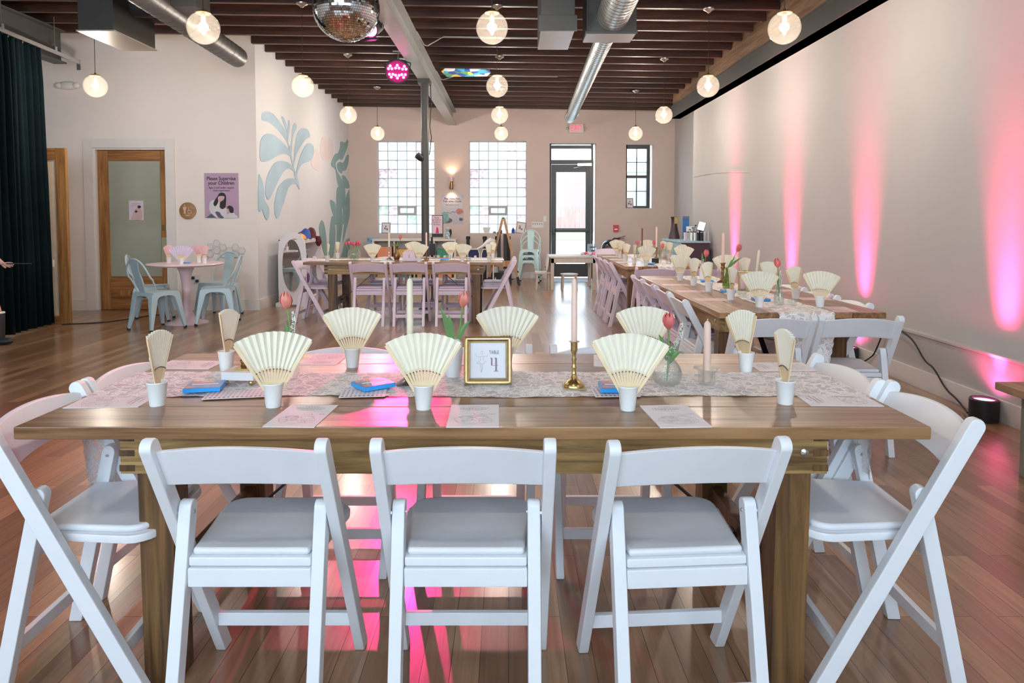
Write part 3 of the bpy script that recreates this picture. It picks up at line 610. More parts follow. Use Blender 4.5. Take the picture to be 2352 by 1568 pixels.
# ------------------------------------------------------------------ round pedestal table and metal cafe chairs
r = empty('round_table', 'round pale pink pedestal table with trumpet-shaped base', 'table', (-4.0, 8.44, 0))
MB().lathe([(0, .715), (.40, .715), (.435, .722), (.447, .734), (.44, .742), (0, .742)], 48).build('tabletop', PINKT, r)
MB().lathe([(.255, 0), (.256, .008), (.22, .016), (.15, .035), (.10, .075), (.065, .15), (.048, .26), (.045, .36), (.052, .5), (.072, .62), (.105, .70), (.12, .7145), (0, .7145)], 40).build('pedestal', PINKT, r)
def make_cafe(name, mat):
    root = empty(name, 'x', 'chair')
    # faces +Y ; seat pan with arched skirt legs
    def rr(hw, r, y0=0, n=5):
        pts = []
        for cx, cy, a0 in ((1, 1, 0), (-1, 1, 90), (-1, -1, 180), (1, -1, 270)):
            for i in range(n+1): a = R(a0+90*i/n); pts.append((cx*(hw-r)+r*math.cos(a), cy*(hw-r)+r*math.sin(a)+y0))
        return pts
    b = MB(); b.prism(rr(.175, .05), lambda u, v: (u, v, .436), lambda u, v: (u, v, .450))
    # skirt with arches between splayed legs
    n = 14
    for q in range(4):
        a = Euler((0, 0, q*PI/2)).to_matrix()
        top = []; bot = []
        for i in range(n+1):
            t = -1+2*i/n; x = t*.165
            zb = .395 - .09*max(0, abs(t)-.72)/.28 - .30*max(0, (abs(t)-.86)/.14)**1.0*0
            zb = .405-.16*abs(t)**4
            top.append(a @ Vector((x, -.176, .440))); bot.append(a @ Vector((x*(1+.18*(.44-zb)), -.178-.10*(.44-zb), zb)))
        i0 = b.add(top); i1 = b.add(bot)
        for i in range(n): b.face([i0+i, i0+i+1, i1+i+1, i1+i], True)
    b.build('seat', mat, root)
    for sx in (-1, 1):
        for sy in (-1, 1):
            b = MB(); p0 = Vector((sx*.136, sy*.136, .432)); p1 = Vector((sx*.205, sy*.215, .02)); m = (p0+p1)/2
            rings = []
            for t, w in ((0, .040), (.3, .036), (.65, .025), (1, .017)):
                c = p0.lerp(p1, t); rings.append(b.add([(c.x+dx*w, c.y+dy*w, c.z) for dx, dy in ((-1, -1), (1, -1), (1, 1), (-1, 1))]))
            for u, v in zip(rings, rings[1:]):
                for k in range(4): b.face([u+k, u+(k+1) % 4, v+(k+1) % 4, v+k], True)
            o = b.build('leg', mat, root, bevel=.010)
            MB().lathe([(.0, 0), (.019, 0), (.019, .03), (.0, .03)], 10, (sx*.207, sy*.217, 0)).build('foot_cap', RUB, o)
    # hooped back and slat
    pts = []
    for i in range(33):
        a = PI*i/32; pts.append((.20*math.cos(a)*(1+.0*i), -.165-.09*math.sin(a)**.6-.02, .60+.235*math.sin(a)))
    pts = [(.165, -.12, .44), (.185, -.15, .53)] + pts + [(-.185, -.15, .53), (-.165, -.12, .44)]
    MB().tube(pts, .0105, 8).build('back_hoop', mat, root)
    b = MB(); p = []
    for z, y, w in ((.445, -.17, .050), (.58, -.215, .058), (.72, -.262, .066), (.832, -.275, .072)):
        p.append(b.add([(-w, y-.003, z), (w, y-.003, z), (w, y+.003, z), (-w, y+.003, z)]))
    for u, v in zip(p, p[1:]):
        for k in range(4): b.face([u+k, u+(k+1) % 4, v+(k+1) % 4, v+k], True)
    b.face([p[0]+k for k in (3, 2, 1, 0)]); b.face([p[-1]+k for k in range(4)])
    b.build('back_slat', mat, root)
    b = MB(); b.bar((-.13, -.13, .36), (.13, .13, .36), .02, .004); b.bar((.13, -.13, .355), (-.13, .13, .355), .02, .004); b.build('under_brace', mat, root)
    return root
CAFE = make_cafe('metal_cafe_chair', TEAL); GC = 'blue metal cafe chairs'
place(CAFE, (-4.13, 7.98, 0), R(-28), 'blue metal cafe chair on the viewer side of the round pink table', GC)
place(CAFE, (-4.52, 8.62, 0), R(-72), 'blue metal cafe chair beside the oak door, half hidden behind another', GC)
place(CAFE, (-3.86, 9.05, 0), R(170), 'blue metal cafe chair against the honeycomb wall', GC)
place(CAFE, (-3.60, 8.42, 0), R(104), 'blue metal cafe chair on the mural side of the round pink table', GC)
CAFE2 = make_cafe('metal_cafe_chair', TEALP)
for k, l in enumerate(('bottom', 'middle', 'top')):
    place(CAFE2, (.42, 13.72+.0*k, .105*k), R(172), 'pale teal metal cafe chair, %s one of the stack by the glass blocks' % l, 'stacked teal cafe chairs')
# ------------------------------------------------------------------ cups and paper fans
ZT = .762
def make_cup():
    o = MB().lathe([(0, 0.002), (.0205, .002), (.0212, 0), (.0285, .066), (.0298, .0675), (.0298, .070), (.0285, .071), (.0272, .0695), (.0205, .006), (0, .006)], 28).build('paper_cup', CUP)
    return tag(o, 'x', 'cup')
CUP0 = make_cup()
def fan_parts(name, half, paper, n=11, amp=.0045):
    root = empty(name, 'x', 'fan')
    R0, R1 = .102, .212
    b = MB(); rows = []
    m = 2*n
    for i in range(m+1):
        a = -half + 2*half*i/m; y = amp*(1 if i % 2 else -1)
        rows.append(b.add([(r*math.sin(a), y*k, r*math.cos(a)) for r, k in ((R0, .6), (R1, 1.0))]))
    for p, q in zip(rows, rows[1:]): b.face([p, q, q+1, p+1])
    b.build('paper_leaf', paper, root)
    b = MB()
    for i in range(n+1):
        a = -half*.97 + 2*half*.97*i/n; y = .0016*(i-n/2)/n*2
        d = (math.sin(a), math.cos(a)); w0, w1 = .0028, min(.0040, .105*half/n*.66)
        pr = []
        for rad, w in ((.004, w0), (.110, w1)):
            for yy in (-.0006, .0006):
                for s in (-1, 1): pr.append((d[0]*rad + s*w*d[1], y+yy, d[1]*rad - s*w*d[0]))
        b.hexa(pr)
    o = b.build('bamboo_ribs', BAMB, root)
    b = MB()
    for i in range(n):
        a = -half*.97 + 2*half*.97*(i+.5)/n; b.ball((R0*1.0*math.sin(a), -.005, R0*math.cos(a)), .0019, 6, 4)
    b.build('rib_rivets', BEAD, o)
    for s in (-1, 1):
        a = s*half; d = (math.sin(a), math.cos(a)); b = MB(); pr = []
        for rad, w in ((.003, .003), (.206, .0052)):
            for yy in (s*.002-.0035, s*.002+.0005):
                for t in (-1, 1): pr.append((d[0]*rad + t*w*d[1], yy, d[1]*rad - t*w*d[0]))
        b.hexa(pr); b.build('guard_stick', BAMB if paper is FANP else paper, root)
    return root
FANS = {}
def fan_proto(half, paper):
    key = (half, paper.name)
    if key not in FANS: FANS[key] = [fan_parts('paper_fan', R(half), paper), False]
    e = FANS[key]
    if not e[1]: e[1] = True; return e[0]
    return copy_tree(e[0])
def cupfan(x, y, yaw, roll, half, cl, fl, z=ZT, paper=None, pitch=0, cup=True):
    if cup:
        place(CUP0, (x, y, z), 0, cl, 'white paper cups')
    f = fan_proto(half, paper or FANP); f.location = (x, y, z+.010); f.rotation_euler = Euler((R(pitch), R(roll), R(yaw) - math.atan2(x, y)), 'XYZ')
    f['label'] = fl; f['group'] = 'paper fans'
M1 = [(-1.04, 2.0, 66, 7, 24, 'cup with narrow fan over the printed sheet at the curtain end, front corner', 'half-open cream fan seen edge on, front corner at the curtain end'),
 (-1.025, 2.459, 66, 9, 24, 'cup beside the marble candle base at curtain end', 'half-open cream fan seen edge on, behind the marble candle base'),
 (-.692, 1.986, 4, 1, 31, 'cup beside the dotted sticker sheet, front edge of gold-frame table', 'wide open cream fan beside the dotted sticker sheet, front edge'),
 (-.58, 2.517, -6, 0, 30, 'cup at back edge of gold-frame table before the arched white chair', 'wide open cream fan at table back edge, between two chair tops'),
 (-.247, 1.963, -4, 0, 31, 'cup just in front of the pewter candlestick, front edge', 'wide open cream fan standing before the pewter candlestick'),
 (-.010, 2.546, 8, 2, 34, 'cup hidden behind the gold number frame', 'wide open cream fan rising behind the gold number frame'),
 (.515, 2.546, -8, -1, 31, 'cup at back edge behind the front fan and brass candlestick', 'open cream fan at back edge, left of the bead-glass tulip vase'.replace('left of', 'touching')),
 (.345, 1.954, 3, 2, 31, 'cup in front of the blue marker box near the brass candlestick', 'wide open cream fan in front of the blue marker box by the brass candlestick'),
 (.855, 2.438, -56, -11, 26, 'cup by the printed sheet at back corner, wall end', 'half-open cream fan leaning over the back corner at the wall end'),
 (.827, 2.019, -72, -4, 24, 'cup by the printed sheet at front corner, wall end', 'nearly closed cream fan at the front corner, wall end')]
for x, y, yw, ro, ha, c, f in M1: cupfan(x, y, yw, ro, ha, 'white paper ' + c, f)
O = ['first', 'second', 'third', 'fourth']
T3S = [(1.500, 5.95, -18, 0, 25), (1.504, 5.53, 62, 0, 27), (1.493, 5.07, -62, -10, 25), (1.491, 4.56, 70, 8, 23)]
for k, a in enumerate(T3S[::-1]): cupfan(*a, 'white paper cup, %s from the front on aisle side of pink-wall table' % O[k], 'cream fan, %s from the front on aisle side of pink-wall table' % O[k])
cupfan(1.547, 4.19, 2, 0, 31, 'white paper cup at front end of pink-wall table, aisle corner', 'wide cream fan at front end of pink-wall table, aisle corner')
cupfan(1.925, 4.20, -8, 2, 30, 'white paper cup at front end of pink-wall table, wall corner', 'wide cream fan at front end of pink-wall table, wall corner')
T3R = [(1.947, 4.61, -58, -8, 25), (1.95, 5.10, -45, 3, 27), (1.94, 5.60, 60, 0, 25), (1.92, 6.0, 10, -4, 31)]
for k, a in enumerate(T3R): cupfan(*a, 'white paper cup, %s from the front on wall side of pink-wall table' % O[k], 'cream fan, %s from the front on wall side of pink-wall table' % O[k])
T4S = [(1.49, 8.09, 65, 6, 10), (1.46, 8.5, 55, 4, 25), (1.505, 9.2, 60, 0, 25), (1.553, 9.76, 0, 0, 31)]
for k, a in enumerate(T4S): cupfan(*a, 'white paper cup, %s from the near end on aisle side of cabinet table' % O[k], 'cream fan, %s from the near end on aisle side of cabinet table' % O[k])
cupfan(1.569, 7.77, 3, 2, 30, 'white paper cup at near end of cabinet table, aisle corner', 'wide cream fan at near end of cabinet table, aisle corner')
cupfan(2.0, 7.80, -3, 2, 32, 'white paper cup at near end of cabinet table, wall corner', 'wide cream fan at near end of cabinet table, wall corner')
T4R = [(2.10, 8.25, 50, -4, 25), (2.12, 9.0, 58, 0, 25), (2.13, 9.4, 62, 0, 25), (2.0, 9.85, 5, 3, 30)]
for k, a in enumerate(T4R): cupfan(*a, 'white paper cup, %s from the near end on wall side of cabinet table' % O[k], 'cream fan, %s from the near end on wall side of cabinet table' % O[k])
T2S = [(-1.684, 8.44, 'cup', 0), (-1.102, 8.40, 'cup', 4), (-.569, 8.40, 'cup', 4)]
for k, (x, y, _, ro) in enumerate(T2S): cupfan(x, y, 3, ro, 30, 'white paper cup, %s along near side of column table from the mural' % O[k], 'wide cream fan, %s along near side of column table from the mural' % O[k])
for k, (x, y, yw) in enumerate(((-1.27, 9.16, 4), (-.77, 9.10, 10))): cupfan(x, y, yw, -5, 30, 'white paper cup on far side of column table, %s from the mural' % O[k], 'cream fan on far side of column table, %s from the mural' % O[k])
cupfan(-2.249, 8.46, 70, 12, 12, 'white paper cup at wardrobe end of column table, nearer corner', 'thin closed fan at wardrobe end of column table, nearer corner')
cupfan(-2.282, 9.10, 70, 0, 22, 'white paper cup at wardrobe end of column table, farther corner', 'half-open fan at wardrobe end of column table, farther corner')
cupfan(-.239, 8.40, -60, -2, 22, 'white paper cup at easel end of column table, nearer corner', 'half-open fan at easel end of column table, nearer corner')
cupfan(-.207, 9.02, -60, 2, 24, 'white paper cup at easel end of column table, farther corner', 'half-open fan at easel end of column table, farther corner')
for k, (x, y, yw, ro, ha, pp, l) in enumerate(((-4.24, 8.50, 55, -4, 25, FANPK, 'pink fan nearest the oak door'), (-3.985, 8.30, 0, 0, 40, FANLV, 'wide lilac fan in front'), (-3.92, 8.62, 35, 0, 25, FANPK, 'pink fan at the back'), (-3.74, 8.38, 55, 0, 25, FANPK, 'pink fan nearest the mural'))):
    cupfan(x, y, yw, ro, ha, 'paper cup on round pink table holding the ' + l, l + ' on the round pink table', z=.742, paper=pp)
# ------------------------------------------------------------------ printed sheets
def make_sheet(mat, w=.14, h=.213):
    root = empty('printed_sheet', 'x', 'paper')
    MB().box(-w/2, w/2, -h/2, h/2, 0, .0018).build('sheet', mat, root)
    b = MB(); z = .0021; rnd = random.Random(3)
    def ln(pts, t=.0007):
        for p, q in zip(pts, pts[1:]):
            d = Vector((q[0]-p[0], q[1]-p[1])); 
            if d.length < 1e-6: continue
            n = Vector((-d.y, d.x)).normalized()*t
            i = b.add([(p[0]+n.x, p[1]+n.y, z), (q[0]+n.x, q[1]+n.y, z), (q[0]-n.x, q[1]-n.y, z), (p[0]-n.x, p[1]-n.y, z)]); b.face([i, i+1, i+2, i+3])
    for y, hw, t in ((.085, .020, .0020), (.071, .042, .0026), (.059, .036, .0026), (.048, .022, .0012)):
        x = -hw
        while x < hw: l = rnd.uniform(.003, .008); ln([(x, y+rnd.uniform(-.001, .001)), (min(hw, x+l), y+rnd.uniform(-.001, .001))], t); x += l+rnd.uniform(.0012, .003)
    b.build('printed_text', INKL, root); b = MB()
    for cx, cy, rx, ry in ((0, -.045, .052, .038), (-.024, -.02, .016, .012), (.022, -.022, .018, .014), (.012, .012, .012, .009), (0, -.06, .03, .014), (-.01, -.035, .008, .02), (.03, -.05, .016, .009), (-.034, -.055, .012, .009)):
        ln([(cx+rx*math.cos(2*PI*i/20)*(1+.08*math.sin(5*i)), cy+ry*math.sin(2*PI*i/20)) for i in range(21)], .0005)
    for k in range(12):
        x, y = rnd.uniform(-.05, .05), rnd.uniform(-.08, .02); ln([(x+.004*i, y+rnd.uniform(-.006, .006)) for i in range(5)], .0005)
    b.build('printed_drawing', INKL, root)
    return root
SH = make_sheet(PAPER); SHP = make_sheet(PAPERP)
for x, y, rz, l in ((-1.195, 2.04, -90+3, 'at the curtain end, front corner'), (-1.20, 2.548, -92, 'at the curtain end, back corner'), (-.578, 1.892, -3, 'on the front edge beside the dotted stickers'),
    (-.715, 2.649, 178, 'on the back edge behind the wide fan'), (-.097, 1.891, 1, 'on the front edge in front of the gold frame'), (-.125, 2.645, 180, 'on the back edge behind the pewter candlestick'),
    (.40, 2.62, 173, 'on the back edge behind the brass candlestick'), (.463, 1.889, 4, 'on the front edge beside the cup near the bench'), (1.013, 2.515, 90, 'at the wall end, back corner'), (1.0, 2.056, 88, 'at the wall end, front corner')):
    place(SH, (x, y, ZT), R(rz), 'printed drawing sheet ' + l, 'printed sheets')
k = 0
for x, y, rz, l in ((1.36, 4.56, -90, 'first on aisle side'), (1.36, 5.07, -90, 'second on aisle side'), (1.36, 5.55, -90, 'third on aisle side'), (1.36, 6.05, -90, 'fourth on aisle side'), (1.60, 4.08, 0, 'at front end, aisle corner'), (1.99, 4.09, -6, 'at front end, wall corner'), (2.07, 4.60, 90, 'first on wall side'), (2.07, 5.12, 90, 'second on wall side'), (2.07, 5.6, 90, 'third on wall side')):
    place(SHP, (x, y, ZT), R(rz), 'pink paper sheet on pink-wall table, ' + l, 'pink sheets')
for x, y, rz, l in ((1.42, 8.3, -90, 'first on aisle side of cabinet table'), (1.42, 8.85, -90, 'second on aisle side of cabinet table'), (1.42, 9.5, -90, 'third on aisle side of cabinet table'), (-1.52, 8.50, 0, 'beside first near fan on column table'), (-.93, 8.50, 0, 'beside the brass candle on column table'), (-.72, 8.95, 180, 'by the far fans on column table'), (-2.38, 8.62, -90, 'at wardrobe end of column table')):
    place(SH, (x, y, ZT), R(rz), 'white paper sheet, ' + l, 'white sheets')
# ------------------------------------------------------------------ lace runners
def lace_mat(dens=.5):
    m, nt, out = newmat('lace'); L = nt.links.new
    tc = N(nt, 'ShaderNodeTexCoord')
    n1 = N(nt, 'ShaderNodeTexNoise', Scale=22.0, Detail=2.0, Distortion=.8); L(tc.outputs['Object'], n1.inputs['Vector'])
    va = N(nt, 'ShaderNodeVectorMath', operation='SCALE'); va.inputs['Scale'].default_value = .03; L(n1.outputs['Color'], va.inputs[0])
    vb = N(nt, 'ShaderNodeVectorMath', operation='ADD'); L(tc.outputs['Object'], vb.inputs[0]); L(va.outputs[0], vb.inputs[1])
    def edge(scale, th):
        v = N(nt, 'ShaderNodeTexVoronoi', Scale=scale, feature='DISTANCE_TO_EDGE'); L(vb.outputs[0], v.inputs['Vector'])
        t = N(nt, 'ShaderNodeMath', operation='LESS_THAN'); t.inputs[1].default_value = th; L(v.outputs[0], t.inputs[0]); return t.outputs[0]
    def op(o, x, y=None, k=None):
        q = N(nt, 'ShaderNodeMath', operation=o); L(x, q.inputs[0])
        if y is not None: L(y, q.inputs[1])
        else: q.inputs[1].default_value = k
        return q.outputs[0]
    net = edge(330.0, .16); thread = edge(26.0, .055); fine = edge(110.0, .13)
    n2 = N(nt, 'ShaderNodeTexNoise', Scale=30.0, Detail=3.0, Roughness=.6); L(vb.outputs[0], n2.inputs['Vector'])
    motif = op('GREATER_THAN', n2.outputs[0], k=.50)
    m2v = op('MAXIMUM', thread, op('MULTIPLY', motif, op('MAXIMUM', fine, k=.55)))
    m2n = op('MAXIMUM', m2v, op('MULTIPLY', net, k=.55))
    mr = N(nt, 'ShaderNodeMapRange'); mr.inputs[3].default_value = .40; mr.inputs[4].default_value = .97; L(m2n, mr.inputs[0])
    d = N(nt, 'ShaderNodeBsdfPrincipled', Roughness=.8); d.inputs['Base Color'].default_value = (.90, .87, .87, 1)
    t = N(nt, 'ShaderNodeBsdfTransparent'); ms = N(nt, 'ShaderNodeMixShader')
    L(mr.outputs[0], ms.inputs[0]); L(t.outputs[0], ms.inputs[1]); L(d.outputs[0], ms.inputs[2]); L(ms.outputs[0], out.inputs[0]); return m
LACE = lace_mat()
def runner(label, loc, rz, hl, hw, d0, d1, seed, top=1.22):
    """lace along x over the table top; hangs d0 at -x end and d1 at +x end"""
    rnd = random.Random(seed); b = MB(); rows = []
    tot = hl*2 + d0 + d1; n = int(tot/.012); mW = 14
    for i in range(n+1):
        s = -hl-d0 + tot*i/n
        e = .010*abs(math.sin(s*PI/.046)) + .012*math.sin(s*5+seed) + .006*math.sin(s*17)
        gather = 1.0; wave = 0
        if s < -hl: x = -hl-.006; z = -(-hl-s); wave = .02*min(1, -z*6); gather = 1-.25*min(1, -z*2.5)
        elif s > hl: x = hl+.006; z = -(s-hl); wave = .02*min(1, -z*6); gather = 1-.25*min(1, -z*2.5)
        else: x = s; z = .0024
        if abs(s) > hl: x += math.copysign(.004+.0*wave, s)
        r = []
        for j in range(mW+1):
            t = -1+2*j/mW; y = t*(hw*gather+e*.7*(1 if abs(t) > .99 else abs(t)))
            xx = x + (math.copysign(1, s)*wave*(.6+.6*math.sin(t*9+seed)) if abs(s) > hl else 0)
            zz = z + (.0012*math.sin(x*40+t*7+seed) if abs(s) <= hl else 0)
            r.append((xx, y, max(zz, -.55)))
        rows.append(b.add(r))
    for p, q in zip(rows, rows[1:]):
        for j in range(mW): b.face([p+j, p+j+1, q+j+1, q+j], True)
    o = b.build('lace_runner', LACE, loc=loc, rot=(0, 0, rz)); return tag(o, label, 'table runner')
runner('white lace runner along the gold-frame table, ends hanging over both sides', (-.096, 2.255, ZT), 0, 1.22, .160, .36, .27, 1)
runner('white lace runner along the pink-wall table, hanging over its front end', (1.73, 5.165, ZT), R(90), 1.22, .155, .38, .2, 2)
runner('white lace runner along the cabinet table', (1.82, 8.83, ZT), R(90), 1.22, .15, .16, .2, 3)
runner('white lace runner along the column table', (-1.29, 8.83, ZT), 0, 1.22, .14, .45, .05, 4)
# ------------------------------------------------------------------ candles, vases and other table pieces
def candle_on(root, mat, r, h, z0, lean=None):
    b = MB(); b.lathe([(0, z0), (r, z0), (r*.93, z0+h*.9), (r*.8, z0+h*.965), (r*.35, z0+h), (0, z0+h)], 20)
    o = b.build('candle', mat, root)
    w = MB(); w.tube([(0, 0, z0+h-.002), (.0008, 0, z0+h+.008)], .0012, 6); w.build('wick', CREAM, o)
    if lean: o.rotation_euler = (0, lean, 0)
    return o
def stick(label, loc, mat, prof, cr, ch, cz, cmat, square=0, n=28, lean=None, name='candlestick'):
    r = empty(name, label, 'candle holder', loc)
    b = MB(); b.lathe(prof, n)
    if square: b.box(-square, square, -square, square, 0, .006)
    b.build('holder', mat, r)
    if ch: candle_on(r, cmat, cr, ch, cz, lean)
    return r
BR = [(0, .006), (.034, .006), (.033, .012), (.022, .022), (.012, .030), (.0075, .042), (.009, .046), (.0075, .050), (.0065, .060), (.0095, .066), (.0065, .072), (.006, .084), (.0085, .092), (.006, .100), (.0065, .108), (.0085, .114), (.0105, .120), (.0115, .124), (.0115, .148), (.0175, .150), (.0175, .152), (.0085, .152), (0, .150)]
stick('tall brass candlestick with pale pink taper in the middle of the lace runner', (.213, 2.20, ZT+.002), BRASS, BR, .0098, .205, .150, PEACH, .036)
PW = [(0, 0), (.046, 0), (.046, .006), (.040, .010), (.024, .020), (.013, .040), (.010, .058), (.0105, .075), (.013, .088), (.011, .098), (.0095, .108), (.014, .116), (.018, .126), (.018, .134), (.014, .140), (.016, .152), (.024, .164), (.026, .166), (.022, .167), (.012, .158), (0, .156)]
stick('pewter candlestick with cream taper candle behind the front paper fan', (-.325, 2.24, ZT+.002), PEWTER, PW, .0112, .195, .157, CREAM)
r = empty('candle_holder', 'brass candle cup on a square white marble block with ball feet', 'candle holder', (-.888, 2.27, ZT+.002), R(-4))
MB().box(-.055, .055, -.05, .05, .017, .045).build('marble_block', MARBLE, r, bevel=.003)
for sx in (-1, 1):
    for sy in (-1, 1): MB().ball((sx*.043, sy*.038, .009), .0095, 14, 10).build('ball_foot', BRASS, r)
b = MB(); b.box(-.026, .026, -.024, .024, .045, .051); b.lathe([(.008, .051), (.011, .056), (.006, .062), (.012, .070), (.0125, .074), (.007, .082), (.009, .090), (.017, .096), (.018, .098), (.010, .098), (0, .094)], 24); b.build('candle_cup', BRASS, r)
def ribs_lathe(prof, n, k, amp):
    b = MB(); b.lathe(prof, n)
    for i, v in enumerate(b.v):
        a = math.atan2(v[1], v[0]); s = 1+amp*math.cos(k*a); b.v[i] = (v[0]*s, v[1]*s, v[2])
    return b
r = empty('candle_holder', 'clear glass candle holder with flared petal rim and pale pink taper', 'candle holder', (.658, 2.245, ZT+.002))
ribs_lathe([(0, 0), (.024, 0), (.026, .004), (.026, .040), (.032, .046), (.043, .052), (.044, .055), (.030, .050), (.021, .042), (.014, .010), (0, .008)], 48, 8, .06).build('glass_cup', GLASS, r)
candle_on(r, PEACH, .0125, .20, .010)
def tulip(root, base, tip, bend=(0, 0, 0), mat=None, s=1.0, r=.0028, leaves=(), sprig=None):
    base = Vector(base); tip = Vector(tip); bd = Vector(bend)
    pts = [base.lerp(tip, t)+bd*math.sin(PI*t) for t in [i/8 for i in range(9)]]
    t = root
    MB().tube(pts, r, 8).build('stem', STEM, t)
    b = MB(); ax = (pts[-1]-pts[-2]).normalized(); q = Vector((0, 0, 1)).rotation_difference(ax)
    for k in range(6):
        a0 = 2*PI*k/6; rad = 1.0 if k % 2 else .88; rows = []
        for i, (h, w, d) in enumerate(((0, .004, .003), (.010, .014, .013), (.022, .017, .0175), (.034, .014, .0165), (.043, .008, .012), (.050, .0008, .008))):
            row = []
            for j in (-1, 0, 1):
                da = j*w/.018*.75; dd = d*rad*(1.04 if j == 0 else 1)
                row.append(pts[-1] + q @ Vector((dd*math.cos(a0+da)*s, dd*math.sin(a0+da)*s, (h-(abs(j)*.003))*s)))
            rows.append(b.add(row))
        for u, v in zip(rows, rows[1:]):
            for j in range(2): b.face([u+j, u+j+1, v+j+1, v+j], True)
    b.build('petals', mat or TULIP, t)
    for (p, qv, w) in leaves:
        p = Vector(p); qv = Vector(qv); b = MB(); rows = []; side = (qv-p).cross(Vector((0, 1, 0))).normalized()
        for i in range(7):
            u = i/6; c = p.lerp(qv, u)+Vector((0, 0, .012*math.sin(PI*u))); ww = w*math.sin(PI*min(.97, .18+.82*u))
            rows.append(b.add([c-side*ww, c+Vector((0, -.004*math.sin(PI*u), 0)), c+side*ww]))
        for u, v in zip(rows, rows[1:]):
            for j in range(2): b.face([u+j, u+j+1, v+j+1, v+j], True)
        b.build('leaf', LEAF, t)
    if sprig:
        pts = [Vector(p) for p in sprig]; b = MB(); b.tube(pts, .0018, 6); o = b.build('sprig_stem', STEM, t)
        b = MB(); rnd = random.Random(5); n = len(pts)-1
        for i in range(90):
            u = .25+.75*rnd.random(); f = u*n; i0 = min(n-1, int(f)); c = pts[i0].lerp(pts[i0+1], f-i0); w = .010*(1-u)+.002
            a = rnd.random()*2*PI; b.ball((c.x+w*math.cos(a), c.y+w*math.sin(a), c.z+rnd.uniform(-.003, .003)), .0024, 6, 4)
        b.build('blossom_spike', SPRIG, t)
VG = [(0, .002), (.030, 0), (.042, .010), (.049, .028), (.049, .040), (.042, .060), (.028, .078), (.015, .090), (.0145, .098), (.018, .102), (.016, .102), (.012, .098), (.0125, .090), (.026, .076), (.040, .058), (.046, .038), (.045, .028), (.038, .012), (0, .008)]
r = empty('flower_vase', 'round dimpled glass vase with one pink tulip and white flower spike', 'vase', (.526, 2.245, ZT+.002))
BGL = glassy('dimpled_glass', (.92, .94, .93, 1), .5, milk=.12, rough=.08)
nt = BGL.node_tree; tc = N(nt, 'ShaderNodeTexCoord'); vo = N(nt, 'ShaderNodeTexVoronoi', Scale=150.0); bp = N(nt, 'ShaderNodeBump', Strength=1.0, Distance=.003)
nt.links.new(tc.outputs['Object'], vo.inputs['Vector']); nt.links.new(vo.outputs[0], bp.inputs['Height'])
for n_ in nt.nodes:
    if n_.type in ('BSDF_GLOSSY', 'LAYER_WEIGHT'): nt.links.new(bp.outputs[0], n_.inputs['Normal'])
MB().lathe(VG, 36).build('glass_bowl', BGL, r)
tulip(r, (0, 0, .012), (.004, 0, .185), (.002, 0, 0), TULIP, 1.15, .003, [((0, 0, .08), (-.028, 0, .165), .010), ((.004, 0, .08), (.03, -.004, .13), .012), ((.006, 0, .07), (.048, 0, .108), .010)], [(0, 0, .02), (.012, 0, .11), (.030, 0, .14), (.044, 0, .165), (.048, 0, .205)])
r = empty('flower_vase', 'white bud vase with red tulip and leaves behind the gold frame', 'vase', (-.195, 2.36, ZT+.002))
MB().lathe([(0, 0), (.024, 0), (.030, .02), (.036, .08), (.034, .115), (.024, .128), (.022, .132), (.018, .128), (0, .05)], 28).build('vase_body', PORC, r)
tulip(r, (0, 0, .05), (.036, 0, .243), (.004, 0, 0), TULIPY, 1.15, .003, [((-.004, 0, .11), (-.040, 0, .24), .010), ((0, 0, .11), (-.012, -.004, .215), .011), ((.01, 0, .11), (.062, 0, .195), .009)])
r = empty('flower_vase', 'bud vase with pink tulip and flower spike hidden behind the wide fan', 'vase', (-.745, 2.30, ZT+.002))
MB().lathe([(0, 0), (.022, 0), (.034, .03), (.030, .06), (.014, .085), (.016, .095), (.012, .093), (0, .04)], 24).build('vase_body', GLASS, r)
tulip(r, (0, 0, .03), (-.004, 0, .245), (.008, 0, 0), TULIPY, 1.2, .003, [((0, 0, .09), (-.012, 0, .20), .010)], [(0, 0, .08), (.010, 0, .16), (.018, 0, .20), (.014, 0, .235)])
# gold frame with the table number
r = empty('number_frame', 'gold picture frame showing TABLE 4 and a dancer sketch', 'picture frame', (-.068, 2.235, ZT+.003), R(1))
FT = R(-9)
g = MB(); W = .0795; H = .158
def ring(o, y): return [(-W+o, y, o), (W-o, y, o), (W-o, y, H-o), (-W+o, y, H-o)]
prof = [(0, .008), (0, -.003), (.004, -.006), (.007, -.003), (.009, -.003), (.016, -.008), (.021, -.002), (.022, .003)]
rings = [g.add(ring(o, y)) for o, y in prof]
for p, q in zip(rings, rings[1:]):
    for k in range(4): g.face([p+k, p+(k+1) % 4, q+(k+1) % 4, q+k])
g.face([rings[0]+k for k in range(4)])
fr = g.build('gold_moulding', GOLD, r); fr.rotation_euler = (FT, 0, 0)
b = MB(); b.box(-W+.02, W-.02, .002, .004, .02, H-.02); cd = b.build('card', pbr('white_card', (.80, .82, .86, 1), .6, var=.01), r); cd.rotation_euler = (FT, 0, 0)
INKM = pbr('mauve_ink', (.33, .25, .30, 1), .7)
text('word_table', 'TABLE', .0165, 'grey_ink', cd, (.020, .0012, H*.665), (PI/2, 0, 0), sx=.72)
